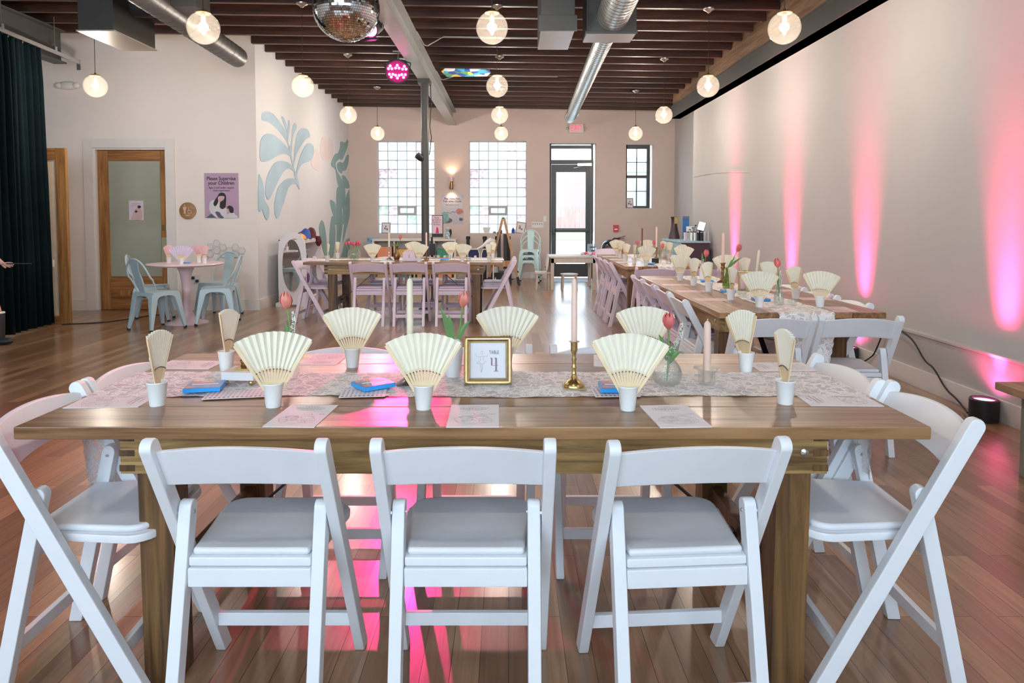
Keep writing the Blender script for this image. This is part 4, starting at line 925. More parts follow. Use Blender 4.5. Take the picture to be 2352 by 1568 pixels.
# the tall serif 4 and a line drawing of a dancer
b = MB(); yq = .0014
def quad(x0, x1, z0, z1): i = b.add([(x0, yq, z0), (x1, yq, z0), (x1, yq, z1), (x0, yq, z1)]); b.face([i, i+1, i+2, i+3])
quad(.010, .015, .062, .087); quad(.007, .0125, .085, .0875); quad(.024, .030, .043, .087); quad(.021, .0275, .085, .0875); quad(.013, .034, .0615, .0628); quad(.019, .035, .0425, .0445)
b.build('numeral_four', INKM, cd)
b = MB()
def lnz(pts, t=.0004):
    for p, q in zip(pts, pts[1:]):
        d = Vector((q[0]-p[0], q[1]-p[1])); n = Vector((-d.y, d.x)).normalized()*t
        i = b.add([(p[0]+n.x, yq, p[1]+n.y), (q[0]+n.x, yq, q[1]+n.y), (q[0]-n.x, yq, q[1]-n.y), (p[0]-n.x, yq, p[1]-n.y)]); b.face([i, i+1, i+2, i+3])
lnz([(-.020+.004*math.cos(a*PI/6), .104+.0055*math.sin(a*PI/6)) for a in range(13)])
lnz([(-.042, .101), (-.039, .094), (-.032, .090), (-.022, .093), (-.018, .093), (-.006, .091), (-.001, .095), (0, .100)]); lnz([(-.026, .092), (-.025, .080), (-.027, .077), (-.036, .072), (-.037, .069), (-.026, .070), (-.018, .067), (-.008, .072), (-.006, .075), (-.015, .078), (-.016, .091)])
lnz([(-.026, .069), (-.023, .04), (-.021, .040), (-.018, .055), (-.016, .068)]); lnz([(-.021, .066), (-.020, .052), (-.022, .042)])
b.build('dancer_sketch', INKL, cd)
b = MB(); b.bar((0, .024, .10), (0, .07, 0), .03, .002, (0, 1, 0)); b.build('easel_back', BLACK, r)
# sheets of stickers and marker boxes
def sticker_sheet(label, x, y, rz, w=.15, h=.085, z=ZT+.004, seed=1):
    r = empty('sticker_sheet', label, 'stickers', (x, y, z), R(rz)); rnd = random.Random(seed)
    MB().box(-w/2, w/2, -h/2, h/2, 0, .0015).build('backing', PAPER, r)
    b = MB(); nx = int(w/.0135); ny = int(h/.0125)
    for i in range(nx):
        for j in range(ny):
            b.mi = 0 if j == 0 else (1 if i < 3 and j > 1 else 3 if (i*7+j*3) % 5 == 0 else 2)
            cx, cy, rr = -w/2+.009+i*.0132, -h/2+.010+j*.0122, .0042 if j == 0 else .0034
            i0 = b.add([(cx+rr*math.cos(2*PI*k/10), cy+rr*math.sin(2*PI*k/10), .0018) for k in range(10)]); b.face(range(i0, i0+10))
    b.build('dots', [DOTB, DOTP, DOTG, DOTL], r)
def marker_box(label, x, y, rz, z=ZT+.008, w=.11, h=.10, flap=False):
    r = empty('marker_box', label, 'marker box', (x, y, z), R(rz))
    MB().box(-w/2, w/2, -h/2, h/2, 0, .013).build('box', BLUEBOX, r, bevel=.001)
    b = MB(); b.box(-w/2+.002, w/2-.002, -h/2+.002, h/2-.002, .0131, .0137)
    b.mi = 1; b.box(-w*.42, -w*.05, h*.24, h*.42, .0137, .0140); b.mi = 2; b.box(-.02, w*.20, h*.26, h*.42, .0137, .0141); b.mi = 3; b.box(-w*.35, w*.36, -.004, .010, .0137, .0141); b.mi = 1; b.box(-w*.45, -w*.25, -h*.40, -h*.2, .0137, .0141)
    b.build('printed_cover', [BLUEC, REDP, ORANGE, PAPER], r)
sticker_sheet('sheet of dark dot stickers beside the marble candle base', -.845, 2.110, 10, .19, .10, seed=2)
marker_box('blue marker box beside the marble candle base', -.972, 2.165, 12)
sticker_sheet('sticker sheet under the tilted blue marker box near the pewter candlestick', -.455, 2.12, 6, .14, .095, seed=3)
marker_box('blue marker box turned at an angle, near the pewter candlestick', -.438, 2.19, 38, ZT+.009)
sticker_sheet('sticker sheet under the marker box near the brass candlestick', .335, 2.125, 2, .14, .10, seed=4)
marker_box('blue marker box by the brass candlestick, behind the front fan', .345, 2.155, -2, ZT+.009)
for k, (x, y, rz, l) in enumerate(((1.69, 5.80, 80, 'at the far end of pink-wall table'), (1.62, 5.02, 80, 'halfway along pink-wall table'), (1.67, 4.50, 85, 'near the front of pink-wall table'))): marker_box('blue marker box lying on lace ' + l, x, y, rz, ZT+.005)
marker_box('blue marker box on the lace of the cabinet table', 1.66, 7.95, 80, ZT+.005); marker_box('blue marker box on the column table behind the printed paper', -.82, 8.80, 5, ZT+.005)
marker_box('blue marker box on the round pink table', -3.99, 8.42, 10, .743, .11, .08)
# pieces on the pink-wall table
r = empty('flower_vase', 'white bud vase with red tulip and leaf at far end of pink-wall table', 'vase', (1.70, 5.95, ZT+.003))
MB().lathe([(0, 0), (.02, 0), (.032, .03), (.035, .07), (.026, .11), (.022, .12), (.018, .115), (0, .04)], 24).build('vase_body', PORC, r)
tulip(r, (0, 0, .05), (.022, 0, .205), (0, 0, 0), TULIP, 1.3, .003, [((0, 0, .1), (-.012, 0, .24), .010)], [(0, 0, .1), (-.01, 0, .14), (.004, 0, .18)])
stick('bronze candlestick with tall pink taper at far part of pink-wall table', (1.80, 5.72, ZT+.003), BRONZE, PW, .0125, .26, .157, PEACH)
r = empty('flower_vase', 'green-tinted fluted glass vase with red tulip on pink-wall table', 'vase', (1.70, 5.28, ZT+.003))
GG = glassy('green_glass', (.62, .72, .42, 1), .5, milk=.1, milkcol=(.6, .7, .3, 1))
ribs_lathe([(0, 0), (.034, 0), (.040, .02), (.036, .06), (.022, .10), (.015, .13), (.020, .16), (.017, .16), (.012, .13), (.019, .10), (.032, .06), (.035, .02), (0, .006)], 48, 10, .04).build('fluted_glass', GG, r)
tulip(r, (0, 0, .03), (.070, 0, .285), (-.02, 0, 0), TULIP, 1.3, .003, [((0, 0, .15), (.055, 0, .235), .008), ((0, 0, .15), (.11, 0, .235), .009)])
r = empty('number_frame', 'gold frame seen from behind on the pink-wall table', 'picture frame', (1.80, 5.10, ZT+.004), R(158))
g = MB(); g.box(-.075, .075, -.006, .006, 0, .15); o = g.build('gold_moulding', GOLD, r, bevel=.003); o.rotation_euler = (R(-14), 0, 0)
g = MB(); g.box(-.058, .058, .006, .0075, .016, .134); o = g.build('card', PAPERP, r); o.rotation_euler = (R(-14), 0, 0)
g = MB(); g.bar((0, .036, .11), (0, .085, 0), .03, .002, (0, 1, 0)); g.build('easel_back', GOLD, r)
r = empty('flower_vase', 'swirled clear glass vase with red tulip and white spike, front of pink-wall table', 'vase', (1.715, 4.31, ZT+.003))
ribs_lathe([(0, 0), (.026, 0), (.030, .01), (.030, .07), (.022, .085), (.018, .095), (.026, .11), (.023, .11), (.015, .095), (.019, .084), (.026, .07), (.026, .012), (0, .008)], 48, 12, .05).build('fluted_glass', GLASS, r)
tulip(r, (0, 0, .02), (-.012, 0, .235), (.004, 0, 0), TULIP, 1.2, .003, [((0, 0, .08), (-.02, 0, .19), .007)], [(0, 0, .06), (.006, 0, .13), (.008, 0, .18), (.006, 0, .21)])
r = empty('candle_holder', 'small ribbed clear glass holder beside the swirled vase', 'candle holder', (1.775, 4.25, ZT+.003)); ribs_lathe([(0, 0), (.024, 0), (.026, .004), (.026, .034), (.022, .034), (.018, .01), (0, .008)], 40, 10, .06).build('glass_cup', GLASS, r)
r = empty('candle_holder', 'small clear glass holder behind the wide fan of pink-wall table', 'candle holder', (1.62, 4.72, ZT+.003)); ribs_lathe([(0, 0), (.03, 0), (.032, .004), (.03, .03), (.026, .03), (.02, .01), (0, .008)], 40, 8, .08).build('glass_cup', GLASS, r)
stick('clear glass holder with leaning cream taper on pink-wall table', (1.93, 5.32, ZT+.003), GLASS, [(0, 0), (.03, 0), (.03, .006), (.012, .02), (.014, .05), (.03, .056), (.012, .05), (0, .045)], .011, .25, .045, CREAM, lean=R(5))
# pieces on the cabinet table
stick('gold candle holder with dark burgundy taper on the cabinet table', (1.85, 9.45, ZT+.003), BRASS, BR, .0115, .25, .15, BURG, .036)
stick('candlestick with tall peach taper on the cabinet table', (1.93, 8.9, ZT+.003), BRONZE, BR, .0125, .27, .15, PEACH)
for x, y, tx, l, mt in ((1.77, 9.3, -.01, 'near the burgundy taper', PINKF), (1.98, 9.3, .0, 'near the peach taper', PINKF), (1.83, 8.25, .03, 'beside the black cube', TULIP)):
    r = empty('flower_vase', 'clear bud vase with a red tulip on cabinet table ' + l, 'vase', (x, y, ZT+.003)); MB().lathe([(0, 0), (.024, 0), (.03, .03), (.014, .08), (.018, .09), (.012, .08), (0, .01)], 20).build('vase_body', GLASS, r)
    tulip(r, (0, 0, .02), (tx, 0, .17), (0, 0, 0), mt, 1.25, .003, [((0, 0, .08), (tx-.03, 0, .15), .008)])
o = MB().box(-.03, .03, -.03, .03, 0, .06).build('black_cube', PLASTIC, bevel=.003, loc=(1.745, 8.1, ZT+.003), rot=(0, 0, R(30))); tag(o, 'small black cube on the cabinet table', 'cube')
for x, y, l in ((1.66, 8.2, 'in front of the black cube'), (1.88, 8.0, 'beside the red tulip'), (1.72, 9.0, 'between the tulip vases')):
    o = MB().lathe([(0, 0), (.03, 0), (.034, .05), (.030, .05), (.026, .006), (0, .006)], 20).build('glass_tumbler', GLASS, loc=(x, y, ZT+.003)); tag(o, 'clear glass tumbler on the cabinet table ' + l, 'glass')
# pieces on the column table
r = empty('flower_vase', 'round clear glass bowl of pink tulips on the column table', 'vase', (-1.98, 8.74, ZT+.003))
MB().lathe([(0, 0), (.045, 0), (.075, .03), (.085, .07), (.072, .115), (.052, .14), (.048, .14), (.066, .114), (.078, .07), (.068, .03), (0, .008)], 32).build('glass_bowl', GLASS, r)
rnd = random.Random(2)
for k in range(9):
    a = 2*PI*k/9; tulip(r, (.02*math.cos(a), .02*math.sin(a), .02), ((.03+.05*(k % 3)/2)*math.cos(a)*1.2, .06*math.sin(a), .17+.03*rnd.random()), (0, 0, 0), PINKF, 1.0, .003)
stick('silver candlestick with tall cream taper on the column table', (-1.53, 8.74, ZT+.003), SILVER, PW, .012, .20, .157, CREAM)
r = empty('flower_vase', 'bronze narrow-necked vase with a single tulip on the column table', 'vase', (-1.42, 8.66, ZT+.003))
MB().lathe([(0, 0), (.032, 0), (.03, .008), (.036, .02), (.045, .05), (.04, .085), (.022, .11), (.016, .13), (.017, .16), (.028, .18), (.024, .18), (.012, .16), (0, .14)], 28).build('vase_body', BRONZE, r)
tulip(r, (0, 0, .15), (.045, 0, .265), (.01, 0, 0), TULIP, 1.2, .003, [((0, 0, .17), (-.06, 0, .20), .008), ((0, 0, .17), (.02, 0, .235), .008)])
r = empty('gift_box', 'mauve domed party box with ruffled rim on the column table', 'box', (-1.235, 8.50, ZT+.003))
b = MB(); b.prism([(-.085, .012), (.085, .012), (.07, .09), (.055, .115), (.0, .125), (-.055, .115), (-.07, .09)], lambda u, v: (u, -.035, v), lambda u, v: (u, .035, v)); b.build('box_body', LAV_PINKLIT, r, bevel=.004)
MB().box(-.09, .09, -.04, .04, 0, .012).build('base_rim', PINKT, r, bevel=.003)
b = MB(); rnd = random.Random(8)
for k in range(26): a = PI*k/25; b.ball((.088*math.cos(a), rnd.uniform(-.02, .02), .055+.08*math.sin(a)), .011, 6, 4)
b.build('ruffle', PEACH, r); b = MB(); b.box(-.002, .002, -.0365, -.035, .035, .085); b.build('slot', BLACK, r)
stick('slim brass candlestick with pale pink taper on the column table', (-1.05, 8.72, ZT+.003), BRONZE, BR, .0115, .20, .15, PEACH)
for x, y, l in ((-.50, 8.5, 'beside the near fan'), (-.93, 8.95, 'beside the slim taper'), (-.78, 8.9, 'behind the fans')):
    o = MB().lathe([(0, 0), (.03, 0), (.034, .05), (.030, .05), (.026, .006), (0, .006)], 20).build('glass_tumbler', GLASS, loc=(x, y, ZT+.003)); tag(o, 'clear glass tumbler on the column table ' + l, 'glass')
# ------------------------------------------------------------------ pendants, mirror ball, fixtures, ducts
GLOBE = glassy('pendant_glass', (.97, .95, .92, 1), .5, milk=.013, milkcol=(1, .9, .78, 1), rough=.04, fres=1.5)
CORD = pbr('dark_cord', (.03, .02, .02, 1), .6); CANOPY = pbr('nickel_canopy', (.55, .5, .44, 1), .3, metal=.9); CAPM = pbr('aged_brass_cap', (.20, .13, .06, 1), .35, metal=.8)
def pendant(x, y, z, label, e=1.0):
    r = empty('pendant_lamp', label, 'pendant lamp', (x, y, z), 0, 'globe pendant lamps')
    MB().ball((0, 0, 0), .125, 32, 24).build('glass_globe', GLOBE, r)
    MB().lathe([(0, .121), (.055, .113), (.058, .118), (.045, .128), (.012, .134), (.008, .15), (0, .15)], 24).build('cap', CAPM, r)
    h = zc(x, y) - z
    MB().tube([(0, 0, .14), (0, 0, h-.02)], .0035, 6).build('cord', CORD, r)
    MB().lathe([(0, h-.05), (.012, h-.048), (.03, h-.03), (.062, h-.012), (.065, h), (0, h)], 24).build('canopy', CANOPY, r)
    MB().lathe([(0, -.055), (.010, -.05), (.019, -.02), (.017, .015), (.012, .04), (0, .045)], 16).build('bulb', BULB, r)
    MB().lathe([(.014, .04), (.018, .05), (.018, .112), (.0, .112)], 16).build('socket', CANOPY, r)
    li = bpy.data.lights.new('pendant_light', 'POINT'); li.energy = P_PEND*e; li.color = (1, .89, .78); li.shadow_soft_size = .04
    o = bpy.data.objects.new('pendant_light', li); COL.objects.link(o); o.parent = r; o.location = (0, 0, -.01)
P_PEND = 84
for row, (y, l) in enumerate(((5.44, 'first'), (7.84, 'second'), (10.05, 'third'), (12.27, 'fourth'))):
    for x, m in ((-2.34, 'the row on curtain side of beam'), (-.13, 'the middle row'), (2.27, 'the row along the pink-lit wall')):
        pendant(x + (-.06 if row == 0 and x < -1 else -.1 if row == 0 and x > 1 else 0), y, 2.80, 'globe pendant lamp, %s from front, in %s' % (l, m))
pendant(-4.70, 7.84, 2.80, 'clear globe pendant lamp hanging over the oak door corner')
for x, y, l in ((-2.34, 3.04, 'out over the curtain end of the gold-frame table'), (-.13, 3.04, 'straight above the gold-frame table'), (2.17, 3.04, 'above the uplight near the bench'), (-2.34, .64, 'nearest the shop window, curtain side'), (-.13, .64, 'nearest the shop window, middle row'), (2.17, .64, 'nearest the shop window, bench side')): pendant(x, y, 2.80, 'added unseen globe pendant lamp hanging ' + l, .3)  # unseen pendants added to light the seats and table from above
# mirror ball
r = empty('mirror_ball', 'large mirror ball hanging from the grey steel beam', 'mirror ball', (-1.22, 5.2, 2.885))
MB().ball((0, 0, 0), .243, 48, 32).build('ball_core', PLASTIC, r)
b = MB(); rnd = random.Random(4); RB = .25; rows = 44
for j in range(rows):
    t0, t1 = PI*(j+.06)/rows, PI*(j+.94)/rows; n = max(4, int(2*PI*math.sin((t0+t1)/2)*RB/.0172))
    for k in range(n):
        p0, p1 = 2*PI*(k+.05)/n, 2*PI*(k+.95)/n
        c = Vector((math.sin((t0+t1)/2)*math.cos((p0+p1)/2), math.sin((t0+t1)/2)*math.sin((p0+p1)/2), math.cos((t0+t1)/2)))
        q = Euler((rnd.gauss(0, .012), rnd.gauss(0, .012), rnd.gauss(0, .012))).to_matrix()
        vs = []
        for t, p in ((t0, p0), (t0, p1), (t1, p1), (t1, p0)):
            v = Vector((math.sin(t)*math.cos(p), math.sin(t)*math.sin(p), math.cos(t))); vs.append(c*RB + (q @ (v-c))*RB)
        i = b.add(vs); b.face([i, i+3, i+2, i+1])
b.build('mirror_tiles', MIRROR, r)
b = MB(); b.lathe([(0, .243), (.03, .243), (.03, .275), (.012, .28), (.012, .36), (0, .36)], 16); b.build('hanger', CHROME, r)
# stage lamps on the beam
def aim(o, d): o.rotation_euler = Vector(d).to_track_quat('Z', 'Y').to_euler()
r = empty('stage_light', 'pink LED stage light with clusters of glowing lenses below the beam', 'stage light', (-1.37, 8.5, 3.11))
DIR = Vector((.95, -6.5, -2.9)).normalized()
h = MB(); h.lathe([(0, -.16), (.07, -.16), (.10, -.12), (.11, .0), (.15, .02), (.15, .05), (.14, .05), (.13, .03), (0, .03)], 28); hd = h.build('housing', PLASTIC, r); aim(hd, DIR)
for cx, cy in ((-.085, .045), (0, .055), (.085, .045), (-.075, -.045), (0, -.055), (.075, -.045)):
    lens = MB()
    for k in range(3):
        a = PI/2+2*PI*k/3+(PI if cy < 0 else 0); x, y = cx+.024*math.cos(a), cy+.022*math.sin(a)
        lens.lathe([(0, .047), (.012, .046), (.0165, .04), (.0165, .03)], 12, (x, y, 0))
    lens.build('lens_cluster', PINKL, hd)
MB().lathe([(.0, .032), (.138, .032)], 28, caps=False).build('lens_plate', pbr('magenta_plate', (.35, .01, .14, 1), .4), hd)
b = MB(); b.tube([(-.15, 0, 0), (-.16, .02, .10), (0, .03, .16), (.16, .02, .10), (.15, 0, 0)], .008, 8); b.build('yoke', BLACK, r)
b = MB(); b.tube([(0, .03, .15), (.02, .03, .30), (.14, .03, .42)], .009, 8); b.box(.02, .12, .01, .05, .145, .16); b.tube([(-.06, .03, .25), (.08, .03, .25)], .01, 8); b.build('clamp', BOLT, r)
r = empty('stage_light', 'black stage light with a bright pink edge, behind the mirror ball', 'stage light', (-1.37, 6.9, 3.20))
DIR2 = Vector((-1.6, -4.8, -3.1)).normalized()
h = MB(); h.lathe([(0, -.16), (.06, -.16), (.085, -.12), (.09, .03), (.095, .05), (.085, .05), (.08, .03), (0, .03)], 24); hd = h.build('housing', PLASTIC, r); aim(hd, DIR2)
MB().lathe([(0, .036), (.078, .036)], 24, caps=False).build('led_lens', PINKL, hd)
b = MB(); b.box(-.08, .08, .095, .10, .05, .13); b.box(-.08, .08, -.10, -.095, .05, .13); b.build('barn_door', PLASTIC, hd)
b = MB(); b.tube([(-.1, 0, 0), (-.11, .02, .07), (0, .03, .10), (.11, .02, .07), (.1, 0, 0)], .007, 8); b.tube([(0, .03, .1), (.10, .03, .30)], .008, 8); b.build('yoke', BLACK, r)
# clip lamp part way up the column
r = empty('clamp_light', 'small black clamp spotlight fixed to the steel column', 'lamp', (-1.26, 9.72, 2.16))
o = MB().lathe([(0, -.07), (.03, -.07), (.045, -.03), (.05, .05), (.04, .05), (0, .0)], 18).build('housing', PLASTIC, r); aim(o, (-.7, -.4, .6)); b = MB(); b.tube([(0, 0, 0), (.05, .03, -.05), (.10, .03, -.08)], .012, 8); b.build('clamp', BOLT, r)
b = MB(); b.tube([(-1.11, 9.80, 3.2), (-1.10, 9.80, 2.9), (-1.125, 9.82, 2.6), (-1.10, 9.80, 2.45), (-1.13, 9.80, 2.2)], .006, 6); tag(b.build('black_cable', RUB), 'black cable dangling down the steel column', 'cable')
# ducts
def spiral(b_, x, z, y0, y1, r, pitch):
    b = MB(); b.tube([(x, y0, z), (x, y1, z)], r, 40, caps=True)
    return b
def duct(name, label, x, z, segs, boxes, pitch, mat, cx_end=0):
    root = empty(name, label, 'air duct', (x, 0, z))
    for y0, y1, r, dx0, dx1 in segs:
        b = MB(); b.tube([(dx0, y0, 0), (dx1, y1, 0)], r, 40); o = b.build('spiral_pipe', mat, root)
        b = MB(); n = int((y1-y0)/pitch)
        for i in range(1, n):
            t = i/n; p = [(dx0+(dx1-dx0)*(t+.0)+r*1.004*math.cos(2*PI*k/28), y0+(y1-y0)*t+.35*pitch*math.sin(2*PI*k/28), r*1.004*math.sin(2*PI*k/28)) for k in range(29)]
            b.tube(p, .0022, 4, caps=False)
        b.build('spiral_seam', SEAMM, o)
    for x0, x1, y0, y1, z0, z1 in boxes:
        b = MB(); b.box(x0, x1, y0, y1, z0, z1); b.box(x0-.012, x1+.012, y0-.006, y0+.02, z0-.006, z0+.02); o = b.build('duct_box', mat if False else DUCTB, root, bevel=.003)
        b = MB(); b.box(x0+.02, x1-.02, y0-.004, y0, (z0+z1)/2, (z0+z1)/2+.004); b.box(x0+.08, x0+.084, y0, y1, z0-.003, z0); b.build('seam', SEAMM, o); MB().box(x0+.004, x1-.004, y0+.021, y1-.003, z0-.008, z0).build('lit_underside', PAN, root)  # pale plate paints the lit underside of the box
    return root
DUCTB = pbr('duct_box_paint', (.06, .06, .058, 1), .4, metal=.2, var=.05)
rt = duct('spiral_duct', 'galvanised spiral duct with square box running to the exit wall', 0, 3.20, [(2.5, 6.5, .15, .86, .98), (6.8, 13.0, .10, 1.0, 1.17)], [(.73, 1.20, 6.48, 6.82, -.16, .40)], .085, GALV)
b = MB(); b.tube([(1.165, 12.85, 0), (1.17, 13.1, 0)], .104, 32); b.build('end_cap', GALV, rt)
b = MB()
for sx in (-1, 1): b.box(1.165+sx*.104-.006, 1.165+sx*.104+.006, 12.45, 12.75, -.03, .03)
b.build('strap', GALV, rt)
r = empty('duct_box', 'short square grey duct box hanging beside the spiral duct', 'air duct', (.45, 6.3, 3.02))
b = MB(); b.box(-.155, .155, 0, .72, 0, .62); b.box(-.175, .175, -.01, .02, -.01, .13); o = b.build('duct_body', DUCTB, r, bevel=.003)
b = MB(); b.box(-.13, .13, -.005, 0, .30, .305); b.build('seam', SEAMM, r); MB().box(-.152, .152, .021, .718, -.008, 0).build('lit_underside', PAN, r)  # pale plate below stands for the lit underside
rt = duct('spiral_duct', 'dark painted spiral duct ending at the white corner', 0, 3.22, [(2.5, 8.25, .118, -2.95, -3.24)], [], .13, DUCTG)
b = MB(); b.box(-3.30, -2.80, 6.2, 6.5, -.02, .46); b.build('branch_box', DUCTG, rt, bevel=.003)
r = empty('duct_box', 'dark square duct box at the ceiling near the curtain', 'air duct', (-3.97, 6.65, 3.10))
b = MB(); b.box(-.17, .17, 0, .78, .012, .60); b.build('duct_body', DUCTG, r, bevel=.003); MB().box(-.185, .185, -.008, .79, 0, .012).build('lit_underside', pbr('taupe_underside_lit', (.34, .30, .25, 1), .4, metal=.2), r)  # taupe plate carries the light on the underside in its colour
b = MB(); b.tube([(.17, .38, .34), (.50, .38, .34)], .10, 24); b.build('branch_pipe', DUCTG, r)
# conduits looping off the beam, and the coloured panel in the joists
for k, (y, l) in enumerate(((6.55, 'first'), (9.0, 'second'), (11.2, 'third'))):
    b = MB(); b.tube([(-1.10, y-.7, 3.535), (-1.09, y-.1, 3.53), (-1.06, y, 3.54), (-.85, y+.05, zc(-.9, y)-.012), (.8, y+.06, zc(.8, y)-.008)], .007, 8)
    tag(b.build('electrical_conduit', STEELG), 'thin steel conduit leaving the beam, %s from the mirror ball' % l, 'conduit')
def stained():
    m, nt, out = newmat('stained_panel'); L = nt.links.new
    b = N(nt, 'ShaderNodeBsdfPrincipled', Roughness=.3); tc = N(nt, 'ShaderNodeTexCoord'); v = N(nt, 'ShaderNodeTexVoronoi', Scale=9.0); L(tc.outputs['Object'], v.inputs['Vector'])
    hs = N(nt, 'ShaderNodeSeparateColor'); L(v.outputs['Color'], hs.inputs[0]); cr = N(nt, 'ShaderNodeValToRGB'); cr.color_ramp.interpolation = 'CONSTANT'
    cols = [(0, (.02, .08, .4, 1)), (.3, (.05, .45, .7, 1)), (.45, (.8, .55, .05, 1)), (.6, (.1, .35, .1, 1)), (.75, (.6, .08, .05, 1)), (.85, (.8, .85, .9, 1))]
    e = cr.color_ramp.elements; e[0].color = cols[0][1]; e[1].position = cols[1][0]; e[1].color = cols[1][1]
    for p, c in cols[2:]: q = e.new(p); q.color = c
    L(hs.outputs[0], cr.inputs[0]); L(cr.outputs[0], b.inputs['Base Color']); L(b.outputs[0], out.inputs[0]); return m
b = MB(); b.prism([(-.36, -.05), (-.30, -.16), (.34, -.12), (.36, 0), (.30, .14), (-.30, .16)], lambda u, v: (u, v, 0), lambda u, v: (u, v, .012))
o = b.build('stained_panel', stained(), loc=(-.62, 10.1, 3.42), rot=(R(-9), 0, 0)); tag(o, 'colourful stained-glass style panel under the ceiling joists', 'panel')
# wall fittings
r = empty('emergency_light', 'white oval emergency light on the wall above the oak door', 'wall light', (-6.10, 9.57, 3.13))
b = MB(); b.ball((0, -.03, 0), .14, 20, 12, 1, .3, .42); b.build('housing', TRIMW, r); b = MB(); b.ball((-.12, -.045, 0), .05, 14, 10, 1, .6, .8); b.ball((.12, -.045, 0), .05, 14, 10, 1, .6, .8); b.build('lamp_head', TRIMW, r)
r = empty('exit_sign', 'exit sign with red letters above the glazed door', 'sign', (1.435, YB-.005, 3.18)); 
MB().box(-.155, .155, -.05, 0, -.095, .095).build('housing', pbr('sign_housing', (.62, .56, .54, 1), .45), r, bevel=.006)
text('exit_letters', 'EXIT', .185, 'exit_letter_light', r, (0, -.0515, 0), (PI/2, 0, 0), bold=.0015, sx=.62)
for s in (-1, 1): MB().ball((s*.19, -.03, 0), .028, 12, 8).build('lamp_head', pbr('sign_lamp', (.55, .48, .46, 1), .45), r)
r = empty('wall_sconce', 'small dark up-and-down wall sconce between the glass block windows', 'wall light', (-1.21, YB, 2.03))
b = MB(); b.lathe([(0, 0), (.06, 0), (.06, .018), (.0, .022)], 20); o = b.build('back_plate', BRONZE, r); o.rotation_euler = (PI/2, 0, 0)
b = MB(); b.lathe([(.028, -.13), (.038, -.12), (.034, -.02), (.034, .02), (.030, .03)], 16, (0, -.07, 0), caps=False); b.tube([(0, 0, 0), (0, -.05, 0)], .012, 8); b.build('lower_shade', BRONZE, r)
MB().lathe([(.030, .03), (.042, .06), (.046, .12), (.044, .12), (.038, .06), (.0, .04)], 16, (0, -.07, 0)).build('upper_shade', PINKT, r)
MB().ball((0, -.07, .095), .022, 10, 8).build('bulb', SCONL, r); MB().ball((0, -.07, -.11), .020, 10, 8).build('bulb', SCONL, r)
for dz, d in ((.14, 1), (-.15, -1)):
    li = bpy.data.lights.new('sconce_light', 'SPOT'); li.energy = 9; li.color = (1, .68, .42); li.spot_size = R(120); li.spot_blend = .8; li.shadow_soft_size = .03
    o = bpy.data.objects.new('sconce_light', li); COL.objects.link(o); o.parent = r; o.location = (0, -.09, dz); o.rotation_euler = (PI if d > 0 else 0, 0, 0)
def flat(mb, pts, y=0):
    i = mb.add([(p[0], y, p[1]) for p in pts]); mb.face(range(i, i+len(pts)))
def poster(name, label, loc, w, h, mat, lines, shapes, inkmat='grey_ink', d=.004):
    r = empty(name, label, 'poster', loc); MB().box(-w/2, w/2, -d, 0, -h/2, h/2).build('sheet', mat, r)
    for body, size, z, bold, sx in lines: text('lettering', body, size, inkmat, r, (0, -d-.0006, z), (PI/2, 0, 0), bold=bold, sx=sx)
    for nm, pts, m, lay in shapes:
        b = MB(); flat(b, smooth_poly(pts, 3) if len(pts) > 4 else pts, -d-.0008-.0004*lay); b.build(nm, m, r, tri=True)
    return r
def px(pts, x0, y0, w, h, W, H): return [((x-x0)/w*W - W/2, H/2-(y-y0)/h*H) for x, y in pts]
INKD = pbr('dark_ink', (.03, .015, .03, 1), .7); HAIRD = pbr('print_hair', (.03, .02, .025, 1), .7); SKINP = pbr('print_skin', (.55, .38, .38, 1), .7); SHIRT = pbr('print_white', (.62, .6, .64, 1), .7); JEAN = pbr('print_denim', (.10, .10, .16, 1), .7)
def PS(p): return px(p, 135, 112, 1003, 1310, .475, .625)
poster('poster', 'mauve poster asking to supervise children, on the white wall beside the mural', (-4.015, 9.575, 1.613), .475, .625, pbr('mauve_poster', rgb(178, 150, 176), .6, var=.02),
  [('Please Supervise', .070, .235, .0011, .88), ('your Children', .070, .172, .0011, .92), ('Ages 2 and under require', .036, .108, .0005, .95), ('close supervision', .036, .070, .0005, .95)],
  [('printed_figure', PS([(430, 895), (300, 950), (270, 1100), (290, 1240), (420, 1420), (520, 1420), (440, 1255), (560, 1250), (640, 1400), (700, 1422), (860, 1422), (790, 1300), (780, 1150), (640, 1110), (560, 960)]), SHIRT, 0),
   ('printed_face', PS([(540, 800), (720, 770), (735, 860), (660, 930), (570, 970), (540, 900)]), SKINP, 2),
   ('printed_hair', PS([(650, 680), (740, 720), (775, 830), (760, 1060), (740, 1120), (660, 1165), (580, 1110), (600, 960), (690, 900), (720, 790), (540, 800), (535, 960), (480, 1060), (430, 1080), (395, 1000), (440, 900), (520, 790), (570, 710)]), HAIRD, 3),
   ('printed_trousers', PS([(170, 1420), (330, 1295), (380, 1340), (480, 1420)]), JEAN, 1), ('printed_trousers', PS([(440, 1255), (560, 1250), (620, 1340), (700, 1420), (560, 1420)]), JEAN, 1),
   ('printed_child_hair', PS([(870, 1060), (960, 1100), (990, 1180), (970, 1270), (900, 1275), (860, 1230), (840, 1150), (790, 1150), (810, 1090)]), HAIRD, 2),
   ('printed_child_face', PS([(790, 1150), (840, 1150), (870, 1240), (900, 1275), (830, 1300), (790, 1250)]), SKINP, 1),
   ('printed_child_shirt', PS([(820, 1300), (960, 1270), (1050, 1340), (1110, 1420), (780, 1420)]), SHIRT, 1)], 'dark_ink')
